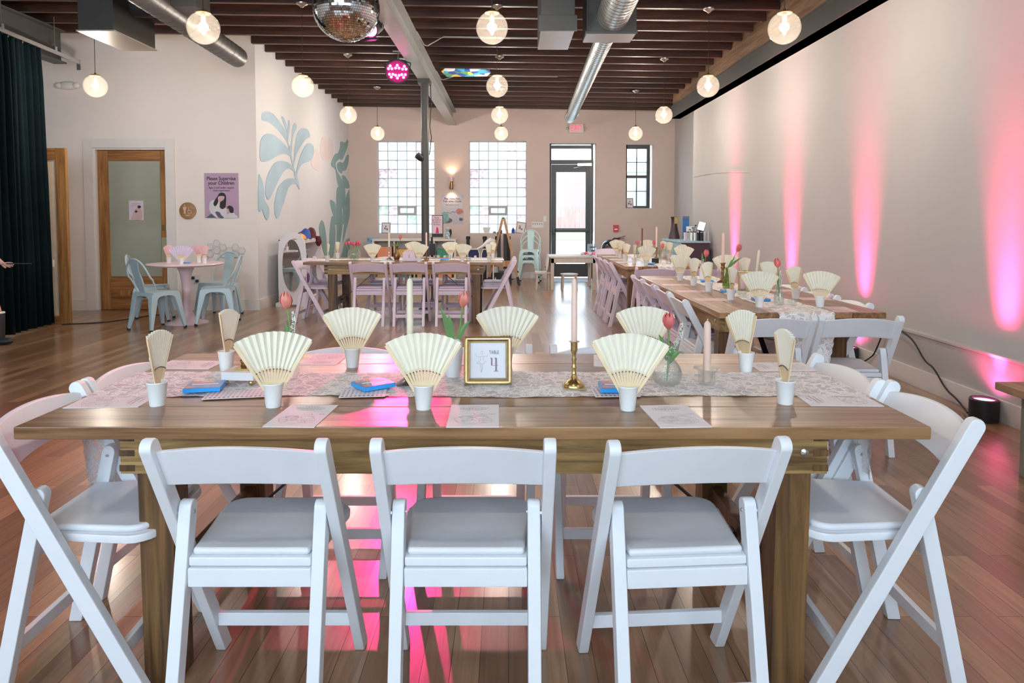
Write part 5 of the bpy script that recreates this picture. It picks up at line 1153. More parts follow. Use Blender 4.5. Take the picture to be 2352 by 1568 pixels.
GBL = pbr('grey_blue_poster', rgb(176, 176, 188), .6, var=.02); MINT = pbr('mint_print', rgb(120, 164, 158), .6, var=.2, scale=18); CORAL = pbr('coral_print', rgb(176, 116, 106), .6, var=.2, scale=18); DKP = pbr('dark_print', rgb(96, 96, 104), .7)
def PP(p): return px(p, 175, 170, 990, 1270, .475, .61)
def blob(cx, cy, rx, ry, n=18, wob=.06): return [(cx+rx*(1+wob*math.sin(4*a))*math.cos(a), cy+ry*(1+wob*math.cos(3*a))*math.sin(a)) for a in [2*PI*k/n for k in range(n)]]
poster('poster', 'grey poster about playing and tidying, with balls of yarn, under the sconce', (-1.20, YB-.001, 1.472), .475, .61, GBL,
  [('Play, Have Fun,', .062, .225, .0009, .9), ('Tidy when Done!', .062, .170, .0009, .9), ('Please organize your area', .030, .095, .0002, .9)],
  [('printed_yarn', PP(blob(350, 1170, 175, 250)), MINT, 1), ('printed_yarn', PP(blob(1000, 900, 160, 130)), CORAL, 1), ('printed_shadow', PP([(500, 1180), (680, 1290), (560, 1400), (190, 1440), (180, 1330)]), DKP, 0), ('printed_shape', PP(blob(1060, 1250, 90, 70)), DKP, 1), ('printed_thread', PP([(420, 920), (600, 965), (660, 900), (820, 930), (820, 950), (660, 925), (610, 985), (420, 940)]), DKP, 2)], 'dark_ink')
r = empty('restroom_sign', 'round wooden restroom sign with person and wheelchair symbols', 'sign', (-4.49, 9.575, 1.40))
o = MB().lathe([(0, 0), (.118, 0), (.118, .010), (.112, .013), (0, .013)], 40).build('disc', wood('sign_wood', rgb(140, 104, 66), rgb(172, 132, 92), 0, .5), r); o.rotation_euler = (PI/2, 0, 0)
PALE = pbr('pale_symbol', rgb(206, 176, 152), .6)
b = MB(); y = -.0138
flat(b, [(-.040+.010*math.cos(a*PI/8), .075+.010*math.sin(a*PI/8)) for a in range(16)], y); flat(b, [(-.062, .055), (-.016, .055), (-.016, .012), (-.026, .012), (-.026, -.040), (-.053, -.040), (-.053, .012), (-.062, .012)], y)
flat(b, [(.016+.007*math.cos(a*PI/8), .035+.007*math.sin(a*PI/8)) for a in range(16)], y); flat(b, [(.012, .025), (.020, .025), (.024, .008), (.044, .006), (.062, -.022), (.055, -.027), (.040, -.002), (.014, -.001)], y)
for k in range(14): a0, a1 = R(130+k*16), R(146+k*16); flat(b, [(.028+.030*math.cos(a0), -.010+.030*math.sin(a0)), (.028+.030*math.cos(a1), -.010+.030*math.sin(a1)), (.028+.023*math.cos(a1), -.010+.023*math.sin(a1)), (.028+.023*math.cos(a0), -.010+.023*math.sin(a0))], y)
flat(b, [(-.028, -.060), (.030, -.060), (.030, -.072), (-.028, -.072)], y); b.build('symbols', PALE, r)
poster('poster', 'small lilac notice with a mother and baby taped to the oak door glass', (-5.245, 9.634, 1.405), .205, .275, pbr('lilac_notice', rgb(206, 192, 208), .6), [],
  [('printed_figure', px([(30, 110), (60, 60), (95, 62), (110, 110), (100, 150), (20, 150)], 0, 0, 120, 155, .205, .275), SKINP, 1), ('printed_hair', blob(.045, .05, .025, .02), HAIRD, 2), ('printed_hair', blob(.0, -.015, .02, .015), HAIRD, 2), ('printed_lines', [(-.06, .10), (.06, .10), (.06, .085), (-.06, .085)], INKL, 1), ('printed_lines', [(-.07, .07), (.05, .07), (.05, .06), (-.07, .06)], INKL, 1)])
HEXM = pbr('hexagon_felt', (.70, .65, .65, 1), .8); HEXE = pbr('hexagon_rim', (.42, .38, .38, 1), .7)
for cx, cy in ((1545, 130), (1435, 190), (1650, 195), (1345, 250), (1545, 250), (1755, 255), (1850, 195), (1960, 255), (1850, 315), (1345, 372), (1750, 372), (1435, 310), (1650, 315)):
    X = (280+cx/7.128-1168)*9.57/1568; Z = 1.32-(540+cy/7.128-497)*9.57/1568
    r = empty('hexagon_wall_tile', 'pale hexagon tile of the honeycomb on the wall behind the round table', 'wall tile', (X, 9.579, Z), 0, 'honeycomb wall tiles'); hp = [(.050*math.cos(PI*k/3), .050*math.sin(PI*k/3)) for k in range(6)]
    b = MB(); b.prism(hp, lambda u, v: (u, -.008, v), lambda u, v: (u, 0, v)); b.build('tile', HEXM, r)
    b = MB(); b.tube([(p[0], -.008, p[1]) for p in hp+hp[:1]], .0024, 4, caps=False); b.build('rim', HEXE, r)
r = empty('fire_alarm', 'red fire alarm pull station on the blush wall', 'fire alarm', (2.29, YB-.001, 1.07)); MB().box(-.055, .055, -.045, 0, -.07, .07).build('box', REDA, r, bevel=.006); MB().box(-.035, .035, -.05, -.045, -.035, -.01).build('pull_bar', PAPER, r)
r = empty('switch_plate', 'wide five-gang light switch plate left of the door frame'.replace('left of', 'beside'), 'light switch', (.62, YB-.001, 1.14)); MB().box(-.125, .125, -.008, 0, -.06, .06).build('plate', TRIMW, r, bevel=.003)
for k in range(5): MB().box(-.108+k*.047, -.086+k*.047, -.018, -.008, .01, .035).build('switch', GREYF, r)
r = empty('switch_plate', 'small single light switch plate near the glazed door', 'light switch', (.775, YB-.001, 1.27)); MB().box(-.035, .035, -.008, 0, -.06, .06).build('plate', TRIMW, r, bevel=.003); MB().box(-.008, .008, -.016, -.008, -.012, .012).build('switch', TRIMW, r)

r = empty('wall_outlet', 'wall outlet with black plugs low on the wall behind the round pink table', 'outlet', (-4.40, 9.575, .44)); MB().box(-.06, .06, -.006, 0, -.06, .06).build('plate', TRIMW, r, bevel=.002); b = MB(); b.box(-.05, -.01, -.05, -.006, .0, .04); b.box(.015, .045, -.05, -.006, -.045, -.005); b.build('plug', PLASTIC, r, bevel=.004)
# ------------------------------------------------------------------ curtain and track
VELV = pbr('teal_velvet', (.0022, .009, .012, 1), .9, var=.3, scale=3, spec=.15)
b = MB(); n = 150; rows = []
for i in range(n+1):
    t = i/n; x = -5.46-.10*t; y = 7.12+1.16*t; fo = .045*math.sin(t*2*PI*8.5)+.018*math.sin(t*2*PI*19+1)
    r_ = []
    for z in (.03, .8, 1.8, 2.9, 3.26, 3.30):
        k = 1.15 if z < 1 else 1.0 if z < 3 else .75
        r_.append((x+fo*k+(.012*math.sin(t*31+z) if z < 2 else 0), y - (.10*t*(z/3.3)), z))
    rows.append(b.add(r_))
for p, q in zip(rows, rows[1:]):
    for k in range(5): b.face([p+k, q+k, q+k+1, p+k+1], True)
o = b.build('velvet_curtain', VELV); tag(o, 'dark teal velvet curtain hanging in folds from a ceiling track', 'curtain')
m_ = o.modifiers.new('thick', 'SOLIDIFY'); m_.thickness = .006
r = empty('curtain_track', 'galvanised curtain track with hanger rods above the teal curtain', 'curtain track', (-5.50, 8.0, 3.325))
b = MB(); b.bar((.09, -1.2, 0), (-.10, 1.0, 0), .035, .045); b.build('rail', BOLT, r)
b = MB(); b.box(-.125, -.075, .985, 1.0, -.10, .03); b.build('end_bracket', BOLT, r)
for y in (-.55, .45):
    x = .09-.19*(y+1.2)/2.2; b = MB(); b.tube([(x, y, .02), (x, y, zc(-5.5, 8+y)-3.325)], .005, 6); b.box(x-.02, x+.02, y-.02, y+.02, 0, .07); b.build('hanger', BOLT, r)
b = MB()
for k in range(12): t = (k+.5)/12; x = -5.46-.10*t+5.50; y = 7.12+1.05*t-8.0; b.tube([(x, y, -.035), (x, y, -.005)], .006, 6)
b.build('glider', BOLT, r)
# ------------------------------------------------------------------ person at the edge of the curtain
def skinned(name, nodes, edges, mat, parent, sub=2, root=0):
    me = bpy.data.meshes.new(name); me.from_pydata([n[:3] for n in nodes], edges, [])
    o = bpy.data.objects.new(name, me); COL.objects.link(o)
    md = o.modifiers.new('skin', 'SKIN'); md.use_smooth_shade = True
    for i, n in enumerate(nodes):
        v = me.skin_vertices[0].data[i]; v.radius = (n[3], n[4] if len(n) > 4 else n[3]); v.use_root = (i == root)
    s = o.modifiers.new('sub', 'SUBSURF'); s.levels = sub; s.render_levels = sub
    dg = bpy.context.evaluated_depsgraph_get(); dg.update()
    ev = bpy.data.meshes.new_from_object(o.evaluated_get(dg)); bpy.data.objects.remove(o)
    o = bpy.data.objects.new(name, ev); COL.objects.link(o); o.parent = parent; ev.materials.clear(); ev.materials.append(mat)
    for p in ev.polygons: p.use_smooth = True
    return o
r = empty('person', 'person in navy at the edge of the teal curtain, reaching out one hand', 'person', (-5.62, 7.0, 0))
# local x = toward the room, facing +x and slightly to the viewer
nd = [(0, 0, .93, .12, .10), (0, 0, 1.06, .105, .085), (0, 0, 1.22, .12, .085), (0, 0, 1.36, .12, .07), (.005, 0, 1.44, .05), (.015, 0, 1.52, .052, .05), (.02, 0, 1.585, .078, .085), (.015, 0, 1.67, .06, .07)]
ed = [(i, i+1) for i in range(7)]
def chain(start, pts):
    p = start
    for q in pts: nd.append(q); ed.append((p, len(nd)-1)); p = len(nd)-1
    return p
# hips and legs: the right leg steps toward the room
a = chain(0, [(.10, -.03, .86, .085), (.22, -.03, .62, .066), (.325, -.02, .46, .047), (.345, 0, .32, .050), (.345, .02, .12, .034), (.35, .0, .045, .036), (.44, -.03, .03, .030)])
a = chain(0, [(-.09, .03, .86, .085), (-.10, .04, .62, .066), (-.10, .05, .46, .047), (-.10, .06, .32, .05), (-.10, .07, .12, .034), (-.09, .07, .045, .036), (0, .04, .03, .03)])
a = chain(3, [(-.13, .10, 1.34, .05), (-.17, .14, 1.10, .038), (-.12, .10, .90, .030), (-.10, .09, .80, .026)])
w_ = chain(3, [(.12, -.04, 1.34, .05), (.23, -.05, 1.10, .039), (.365, .0, .885, .029), (.385, .005, .862, .024, .018)])
# hand: palm then five separate fingers
pl = chain(w_, [(.405, .012, .845, .030, .014), (.425, .022, .828, .031, .012)])
for (dx, dy, dz, l, rr) in ((.055, .030, .020, 1.0, .0085), (.062, .030, .006, 1.08, .009), (.060, .028, -.008, 1.0, .0085), (.048, .024, -.020, .82, .0075)):
    bx, by, bz = .430+.002, .026, .826+dz*.8
    chain(pl, [(bx, by, bz, rr), (bx+dx*.5*l, by+dy*.5, bz+(dz*.25-.004)*l, rr*.95), (bx+dx*l, by+dy*l, bz+(dz*.4-.012)*l, rr*.75)])
chain(pl-1, [(.415, .010, .818, .010), (.432, .012, .800, .009), (.444, .016, .788, .007)])
body = skinned('body', nd, ed, SKIN, r)
b = MB(); b.lathe([(.0, 1.715), (.055, 1.70), (.088, 1.65), (.098, 1.58), (.092, 1.50), (.10, 1.40), (.085, 1.36), (.07, 1.40), (.0, 1.46)], 20, (-.015, .012, 0)); b.build('hair', HAIR, r)
b = MB()
for y in (-.028, .028): b.ball((.094, y, 1.60), .010, 8, 6)
b.ball((.104, 0, 1.575), .013, 8, 6, 1.2, .8, 1.4); b.build('face_features', SKIN, r)
skinned('navy_top', [(0, 0, .92, .135, .115), (0, 0, 1.06, .118, .098), (0, 0, 1.22, .133, .098), (0, 0, 1.37, .125, .08), (0, 0, 1.42, .07), (.13, -.04, 1.345, .064), (.235, -.05, 1.09, .050), (.32, -.02, .955, .042), (-.14, .10, 1.345, .064), (-.175, .14, 1.10, .05), (-.14, .11, .95, .042)], [(0, 1), (1, 2), (2, 3), (3, 4), (3, 5), (5, 6), (6, 7), (3, 8), (8, 9), (9, 10)], NAVY, r)
b = MB(); b.lathe([(.14, .98), (.20, .80), (.255, .655), (.25, .655), (.19, .80), (.13, .98)], 28, (.06, 0, 0), caps=False); b.build('navy_skirt', NAVY, r)
for x, y in ((.345, .02), (-.10, .06)):
    b = MB(); b.lathe([(.052, .06), (.056, .18), (.060, .315), (.0585, .325), (.054, .30)], 16, (x, y, 0), caps=False); b.ball((x+.05, y-.02, .036), .06, 14, 8, 1.9, .9, .6); b.build('boot', PLASTIC, r)
    MB().lathe([(.0575, .318), (.061, .322), (.061, .332), (.0565, .336)], 16, (x, y, 0)).build('sock_band', PORC, r)
o = MB().tube([(-5.175, 7.02, .835), (-4.97, 7.10, .83)], .006, 8).build('wand', PLASTIC); tag(o, 'thin dark stick held in the outstretched fingers by the curtain', 'stick')
# ------------------------------------------------------------------ pink uplights along the wall, cables
def uplight(x, y, label, e=1.0):
    r = empty('uplight', label, 'uplight', (x, y, 0), 0, 'pink uplights')
    MB().lathe([(0, 0), (.082, 0), (.084, .01), (.084, .135), (.078, .142), (.066, .142), (.064, .125), (0, .125)], 32).build('housing', PLASTIC, r)
    MB().lathe([(0, .129), (.064, .129)], 28, caps=False).build('lens', PINKU, r)
    li = bpy.data.lights.new('uplight_beam', 'AREA'); li.shape = 'DISK'; li.size = .12; li.spread = R(26); li.energy = P_UP*.028*e; li.color = (1, .05, .22)
    o = bpy.data.objects.new('uplight_beam', li); COL.objects.link(o); o.parent = r; o.location = (0, 0, .134); o.rotation_euler = Vector((-.125, 0, -1)).to_track_quat('Z', 'Y').to_euler()
    li = bpy.data.lights.new('uplight_spill', 'SPOT'); li.energy = P_UP*.038*e; li.color = (1, .05, .22); li.spot_size = R(150); li.spot_blend = .6; li.shadow_soft_size = .05
    o = bpy.data.objects.new('uplight_spill', li); COL.objects.link(o); o.parent = r; o.location = (0, 0, .16); o.rotation_euler = (PI, 0, 0)
P_UP = 300
uplight(3.085, 2.62, 'pink uplight on the floor beyond the wooden bench')
uplight(3.085, 4.38, 'pink uplight on the floor by the wooden bench, wired with black cable', 1.1)
uplight(3.085, 6.15, 'pink uplight on the floor beside the pink-wall table leg')
uplight(3.085, 7.75, 'pink uplight on the floor between the two wall-side tables')
uplight(3.085, 9.72, 'pink uplight on the floor nearest the blue cabinet')
def spot(name, loc, tgt, e, col, size, blend, soft=.06):
    li = bpy.data.lights.new(name, 'SPOT'); li.energy = e; li.color = col; li.spot_size = R(size); li.spot_blend = blend; li.shadow_soft_size = soft
    o = bpy.data.objects.new(name, li); COL.objects.link(o); o.location = loc; o.rotation_euler = (Vector(loc)-Vector(tgt)).to_track_quat('Z', 'Y').to_euler(); return o
spot('stage_beam', (-1.345, 8.40, 3.085), (-.42, 2.0, .1), 620, (1, .03, .25), 15, .7, .03)
spot('stage_flood', (-1.345, 8.40, 3.085), (-1.6, 3.8, 0), 140, (1, .05, .16), 62, .8, .05)
spot('stage_beam', (-1.395, 6.82, 3.15), (-2.9, 2.6, 0), 420, (1, .04, .14), 58, .9, .04)
def cable(label, pts, r=.006, mat=None):
    cu = bpy.data.curves.new('c', 'CURVE'); cu.dimensions = '3D'; sp = cu.splines.new('NURBS'); sp.points.add(len(pts)-1); sp.use_endpoint_u = True; sp.order_u = 3
    for i, p in enumerate(pts): sp.points[i].co = (*p, 1)
    cu.bevel_depth = r; cu.bevel_resolution = 2; cu.resolution_u = 6
    t = bpy.data.objects.new('t', cu); COL.objects.link(t); dg = bpy.context.evaluated_depsgraph_get(); dg.update(); me = bpy.data.meshes.new_from_object(t.evaluated_get(dg)); bpy.data.objects.remove(t)
    me.materials.clear(); me.materials.append(mat or RUB); o = bpy.data.objects.new('power_cable', me); COL.objects.link(o)
    for p in me.polygons: p.use_smooth = True
    return tag(o, label, 'cable')
cable('black power cable looping along the wall from the uplight near the bench', [(3.02, 4.44, .03), (3.09, 4.56, .012), (3.13, 4.72, .05), (3.145, 4.86, .075), (3.14, 5.0, .21), (3.15, 5.12, .22), (3.14, 5.25, .36), (3.15, 5.42, .40), (3.15, 5.5, .41)])
cable('black power cable rising from the uplight behind the pink-wall table leg', [(3.10, 6.08, .02), (3.13, 5.98, .03), (3.145, 5.88, .10), (3.15, 5.84, .13), (3.15, 5.76, .25), (3.15, 5.70, .36), (3.15, 5.69, .41)])
cable('thin black cable on the floor from the oak doors to the cafe chairs', [(-5.45, 8.28, .006), (-5.2, 8.36, .006), (-4.95, 8.5, .006), (-4.82, 8.9, .006), (-4.7, 9.1, .006), (-4.55, 9.0, .006), (-4.45, 8.85, .006)], .007)
cable('thin wire tacked across the right wall near the step', [(3.215, 11.9, 2.0), (3.215, 10.5, 2.02), (3.215, 9.12, 1.90)][::-1], .003, INKL)
# ------------------------------------------------------------------ dress-up wardrobe with oval mirror
WPAINT = pbr('white_toy_paint', (.74, .70, .72, 1), .4, var=.02)
r = empty('dress_up_wardrobe', 'white children\'s dress-up wardrobe with an oval mirror in its end panel', 'wardrobe', (-3.16, 9.95, 0))
outl = [(-.25, .0), (-.12, .0), (-.05, .03), (.05, .03), (.12, 0), (.25, 0), (.25, .05), (.20, .07), (.205, .30), (.205, .75), (.19, .93), (.14, 1.04), (.05, 1.09), (-.05, 1.09), (-.14, 1.04), (-.19, .93), (-.205, .75), (-.205, .30), (-.20, .07), (-.25, .05)]
b = MB(); b.prism(outl, lambda u, v: (u, 0, v), lambda u, v: (u, .022, v)); b.build('mirror_panel', WPAINT, r, tri=True)
b = MB(); pts = [(.145*math.cos(2*PI*k/40), .60+.385*math.sin(2*PI*k/40)) for k in range(40)]
b.prism(pts, lambda u, v: (u, -.004, v), lambda u, v: (u, -.001, v)); b.build('oval_mirror', MIRROR, r)
b = MB(); b.tube([(p[0]*1.02, -.003, .6+(p[1]-.6)*1.01) for p in pts+pts[:1]], .007, 6, caps=False); b.build('mirror_rim', WPAINT, r)
b = MB(); b.prism([(u*.95, v) for u, v in outl], lambda u, v: (u, .86, v), lambda u, v: (u, .885, v)); b.build('end_panel', WPAINT, r, tri=True)
b = MB(); b.box(-.20, .17, .022, .86, .96, .98); b.box(.15, .172, .022, .86, .93, .99); b.box(-.20, -.185, .022, .86, .1, 1.0); b.box(-.20, .20, .022, .86, .10, .12); b.build('shelf', WPAINT, r)
b = MB(); b.tube([(0, .022, .80), (0, .86, .80)], .012, 10); b.build('rail', WPAINT, r)
def garment(label, x, y, z0, z1, w, mat, cat='costume'):
    b = MB(); k = 16; rows = []
    for i in range(7):
        t = i/6; z = z1+(z0-z1)*t; rows.append(b.add([(x+(.025+.03*t)*math.sin(2*PI*j/k*1.0)*(1+.2*math.sin(5*j)), y+w*(.55+.45*t)*math.cos(2*PI*j/k), z) for j in range(k)]))
    for p, q in zip(rows, rows[1:]):
        for j in range(k): b.face([p+j, p+(j+1) % k, q+(j+1) % k, q+j], True)
    b.face([rows[0]+j for j in range(k)]); b.face([rows[-1]+j for j in reversed(range(k))]); b.tube([(x, y, z1), (x, y, .805)], .004, 6)
    tag(b.build('costume', mat), label, cat)
C_TEAL = pbr('teal_cloth', (.08, .5, .5, 1), .7, var=.2); C_PINK = pbr('pink_cloth', (.75, .3, .5, 1), .7, var=.3, scale=20); C_MAG = pbr('magenta_cloth', (.6, .03, .2, 1), .7); C_PUR = pbr('purple_cloth', (.12, .06, .2, 1), .8, var=.3); C_RED = pbr('maroon_cloth', (.10, .008, .015, 1), .6, var=.4, scale=14); C_BLUE = pbr('blue_cloth', (.03, .08, .35, 1), .6, var=.4, scale=10); C_YEL = pbr('yellow_red_cloth', (.75, .30, .08, 1), .6, var=.6, scale=12)
garment('teal costume hanging in the dress-up wardrobe', -3.14, 10.15, .55, .74, .10, C_TEAL); garment('pink dotted costume hanging in the dress-up wardrobe', -3.12, 10.36, .45, .74, .08, C_PINK)
garment('magenta costume hanging first behind the oval mirror', -3.18, 10.05, .62, .76, .06, C_MAG); garment('dark purple costume hanging low in the dress-up wardrobe', -3.14, 10.55, .30, .72, .07, C_PUR)
for l, y, m, sx, z in (('red and yellow striped hat on the dress-up wardrobe', 10.06, C_YEL, .12, .06), ('blue hat on top of the dress-up wardrobe', 10.30, C_BLUE, .12, .12), ('maroon velvet hat on top of the dress-up wardrobe', 10.58, C_RED, .13, .13)):
    r = empty('dress_up_hat', l, 'hat', (-3.09, y, .981)); b = MB(); b.lathe([(0, 0), (.11, 0), (.125, .012), (.10, .02), (.095, z*.7), (.07, z), (.03, z+.02), (0, z+.015)], 20)
    for i, v in enumerate(b.v): b.v[i] = (v[0]*(1+.10*math.sin(3*v[1]*30)), v[1]*(1+.12*math.sin(v[0]*40+y)), v[2]*(1+.2*math.sin(v[0]*25+v[1]*18)))
    b.build('crown', m, r)
b = MB(); b.tube([(-3.02, 10.62, 1.0), (-2.965, 10.62, .99), (-2.955, 10.62, .92), (-2.96, 10.62, .86)], [.02, .045, .05, .02], 10); tag(b.build('velvet_bag', C_RED), 'maroon velvet piece drooping over the wardrobe edge', 'bag')
# ------------------------------------------------------------------ cubby shelf and things at the back wall
IV = pbr('ivory_laminate', (.68, .64, .58, 1), .45, var=.02)
r = empty('cubby_shelf', 'low ivory cubby shelf under the glass block window', 'shelf', (-1.94, 14.2, 0))
b = MB(); b.box(-.86, .86, -.20, .20, .815, .855); b.box(-.86, .86, -.20, .20, .0, .06); b.box(-.86, -.82, -.20, .20, .06, .815); b.box(.82, .86, -.20, .20, .06, .815); b.box(-.82, .82, .17, .20, .06, .815)
for x in (-.41, 0, .41): b.box(x-.012, x+.012, -.195, .17, .06, .815)
b.box(-.82, .82, -.195, .17, .42, .444); b.build('carcass', IV, r, bevel=.003)
BIN = pbr('orange_bin', (.75, .28, .14, 1), .5); BING = pbr('green_bin', (.04, .25, .14, 1), .5); BINW = pbr('wood_bin', (.5, .32, .16, 1), .5); BINY = pbr('amber_bin', (.7, .4, .12, 1), .5)
k = 0
for i, x in enumerate((-.615, -.205, .205, .615)):
    for j, z in enumerate((.061, .445)):
        m = (BINW, BIN, BING, BINY, BINW, BINY, BIN, BING)[k]; nm = ('wooden', 'orange', 'green', 'amber', 'wooden', 'amber', 'orange', 'green')[k]; k += 1
        b = MB(); h_ = .20+.05*((i+j) % 2); b.box(-.15, .15, -.14, .14, 0, .01); b.box(-.15, .15, -.14, -.13, .01, h_); b.box(-.15, .15, .13, .14, .01, h_); b.box(-.15, -.14, -.13, .13, .01, h_); b.box(.14, .15, -.13, .13, .01, h_)
        tag(b.build('toy_bin', m, loc=(-1.94+x, 14.18, z), bevel=.004), '%s toy bin on the %s shelf of the ivory cubby, compartment %s from the mural' % (nm, ('lower', 'upper')[j], ('one', 'two', 'three', 'four')[i]), 'bin')
r = empty('toy_sign', 'blue picture sign leaning at the end of the cubby shelf', 'sign', (-2.86, 14.40, .62)); MB().box(-.13, .13, -.01, .01, 0, .26).build('board', pbr('sky_blue_board', (.28, .45, .6, 1), .5, var=.15), r)
text('letter', 'R', .10, 'purple_cloth', r, (-.09, -.0105, .20), (PI/2, 0, 0)); b = MB()
for k in range(5): b.ball((-.035+.035*k, -.010, .185+.008*math.sin(k*2)), .012, 8, 6, 1, .2, 1.2)
b.build('lettering', C_BLUE, r)
r = empty('toy_figure', 'black and white toy figure standing on the cubby shelf', 'toy', (-1.26, 14.15, .856)); MB().lathe([(0, 0), (.05, 0), (.055, .06), (.045, .12), (.03, .15), (.045, .18), (.04, .22), (0, .24)], 16).build('body', pbr('toy_pattern', (.35, .45, .5, 1), .5, var=.9, scale=25), r); b = MB(); b.tube([(.03, .02, .02), (.06, .02, .12), (.05, .02, .2)], .025, 8); b.build('cape', PLASTIC, r)
for k, (x, y, l) in enumerate(((-.85, 14.35, 'left of the white toy'.replace('left of', 'closest to')), (-.50, 14.35, 'behind the white toy arch'), (-.24, 14.35, 'behind the easel leg'), (.0, 14.30, 'beneath the easel top'))):
    r = empty('black_post', 'black capped post by the back wall, ' + l + (' shelf' if k == 0 else ''), 'post', (x, y, 0)); MB().lathe([(0, 0), (.11, 0), (.11, .012), (.035, .02), (.035, .84), (0, .84)], 16).build('pole', PLASTIC, r); MB().lathe([(0, .84), (.045, .84), (.045, .90), (.04, .905), (0, .905)], 16).build('cap', BLACK, r)
# white toy arch and two navy wire chairs
r = empty('toy_arch', 'white moulded toy with long neck near the easel', 'toy', (-.52, 13.4, 0)); b = MB(); b.tube([(-.24, 0, .60), (-.10, 0, .68), (.02, 0, .74), (.10, 0, .80), (.17, 0, .84), (.22, 0, .82), (.25, 0, .72)], [.012, .016, .03, .055, .07, .06, .02], 14); b.tube([(.24, 0, .76), (.27, .02, .5), (.26, 0, .02)], [.03, .04, .06], 12); b.build('moulded_body', PORC, r)
for x, l in ((-.66, 'by the ivory cubby'), (-.40, 'under the white moulded toy')):
    r = empty('wire_chair', 'navy padded chair with white wire frame, ' + l, 'chair', (x, 13.0, 0)); b = MB(); b.tube([(-.11, -.1, 0), (-.11, -.1, .62), (-.08, -.1, .70), (.08, -.1, .70), (.11, -.1, .62), (.11, -.1, 0)], .009, 8); b.tube([(-.11, .2, 0), (-.11, .2, .40), (-.11, -.1, .42)], .009, 8); b.tube([(.11, .2, 0), (.11, .2, .40), (.11, -.1, .42)], .009, 8); b.build('wire_frame', PORC, r)
    MB().box(-.105, .105, -.10, -.07, .42, .69).build('back_pad', NAVY, r, bevel=.012); MB().box(-.105, .105, -.07, .2, .40, .44).build('seat_pad', NAVY, r, bevel=.012)
# easel
r = empty('easel', 'wooden A-frame children\'s easel with dark fabric between the legs', 'easel', (-.10, 13.15, 0))
for s in (-1, 1):
    b = MB(); b.bar((0+s*.016, 0, 1.28), (s*.30-.0, -.10, .02), .045, .03, (0, 1, 0)); b.build('leg', PINE, r, bevel=.003); b = MB(); b.bar((s*.016, .03, 1.27), (s*.30, .45, .02), .045, .03, (1, 0, 0)); b.build('leg', PINE, r, bevel=.003)
    b = MB(); b.bar((s*.27, -.09, .16), (s*.305, -.102, .0), .05, .04, (0, 1, 0)); b.build('foot_sleeve', RUB, r)
MB().box(-.22, .22, -.10, -.04, .36, .47).build('tray', PINE, r, bevel=.003)
b = MB(); b.box(-.12, -.05, .0, .05, .50, 1.02); b.box(.0, .07, .10, .14, .30, .98); b.build('fabric_strip', PLASTIC, r); MB().box(-.025, .025, -.01, .05, 1.265, 1.30).build('hinge', BLACK, r)
b = MB(); b.box(-.22, .22, -.10, .40, .0, .22); tag(b.build('storage_box', pbr('charcoal_box', (.03, .03, .035, 1), .6), loc=(-.16, 13.45, 0), bevel=.01), 'charcoal storage box on the floor behind the easel', 'box')
# sign stand behind the column
r = empty('sign_stand', 'black sign stand with a pink notice, half hidden by the steel column', 'sign stand', (-1.19, 10.6, 0))
MB().lathe([(0, 0), (.17, 0), (.17, .012), (.03, .03), (.016, .05), (.016, 1.0), (0, 1.0)], 28).build('stand', PLASTIC, r)
o = MB().box(-.0, .175, -.012, .012, 1.0, 1.34).build('notice_frame', PLASTIC, r); b = MB(); b.box(.008, .165, -.014, -.012, 1.055, 1.33); b.build('notice', pbr('pink_notice', (.72, .54, .60, 1), .5, var=.05), r)
text('lettering', 'Please\nno Food or\nDrinks in\nthis Area', .036, 'dark_ink', r, (.075, -.0146, 1.25), (PI/2, 0, 0), sx=.8); b = MB(); b.prism([(.06, 1.06), (.11, 1.06), (.10, 1.14), (.075, 1.16)], lambda u, v: (u, -.0142, v), lambda u, v: (u, -.0148, v)); b.build('printed_shape', C_MAG, r)
b = MB(); b.box(-.11, .06, -.06, .06, .72, .90); b.build('equipment_box', PLASTIC, r, bevel=.008)
# window sill objects
def photo(label, loc, w, h, rz, tilt, m, roll=0):
    r = empty('photo_frame', label, 'picture frame', loc, R(rz)); b = MB(); t = .018
    for x0, x1, z0, z1 in ((-w/2, w/2, 0, t), (-w/2, w/2, h-t, h), (-w/2, -w/2+t, t, h-t), (w/2-t, w/2, t, h-t)): b.box(x0, x1, -.008, .008, z0, z1)
    o = b.build('moulding', m, r); o.rotation_euler = (R(tilt), R(roll), 0); q = MB().box(-w/2+t, w/2-t, -.002, .004, t, h-t).build('picture', PAPER, r); q.rotation_euler = (R(tilt), R(roll), 0)
    b = MB(); b.ball((-.02, -.003, h*.45), .022, 10, 8, 1, .1, 1); b.ball((.025, -.003, h*.38), .018, 10, 8, 1, .1, 1.4); o = b.build('drawing', INK, q); b = MB(); b.bar((0, .01, h*.7), (0, .07, .002), .03, .003, (0, 1, 0)); b.build('stand', m, r)
photo('grey framed drawing on the sill of the window behind the column', (-2.63, YB+.05, W1[2]), .19, .235, 6, -9, GREYF, 2)
photo('oak framed picture leaning on the sill above the stacked chairs', (.24, YB+.05, W2[2]), .21, .25, -16, -12, WFRAME, 8)
photo('small framed picture on the sill of the narrow sash window', (2.60, YB+.06, W3[2]), .16, .22, 8, -9, GREYF)
o = MB().lathe([(0, 0), (.07, 0), (.115, .125), (.12, .13), (.11, .128), (.065, .01), (0, .01)], 4).build('white_bucket', PORC, loc=(-.47, YB+.09, W2[2]), rot=(0, 0, R(45)), bevel=.004); tag(o, 'white square planter tub on the glass block window sill', 'tub')
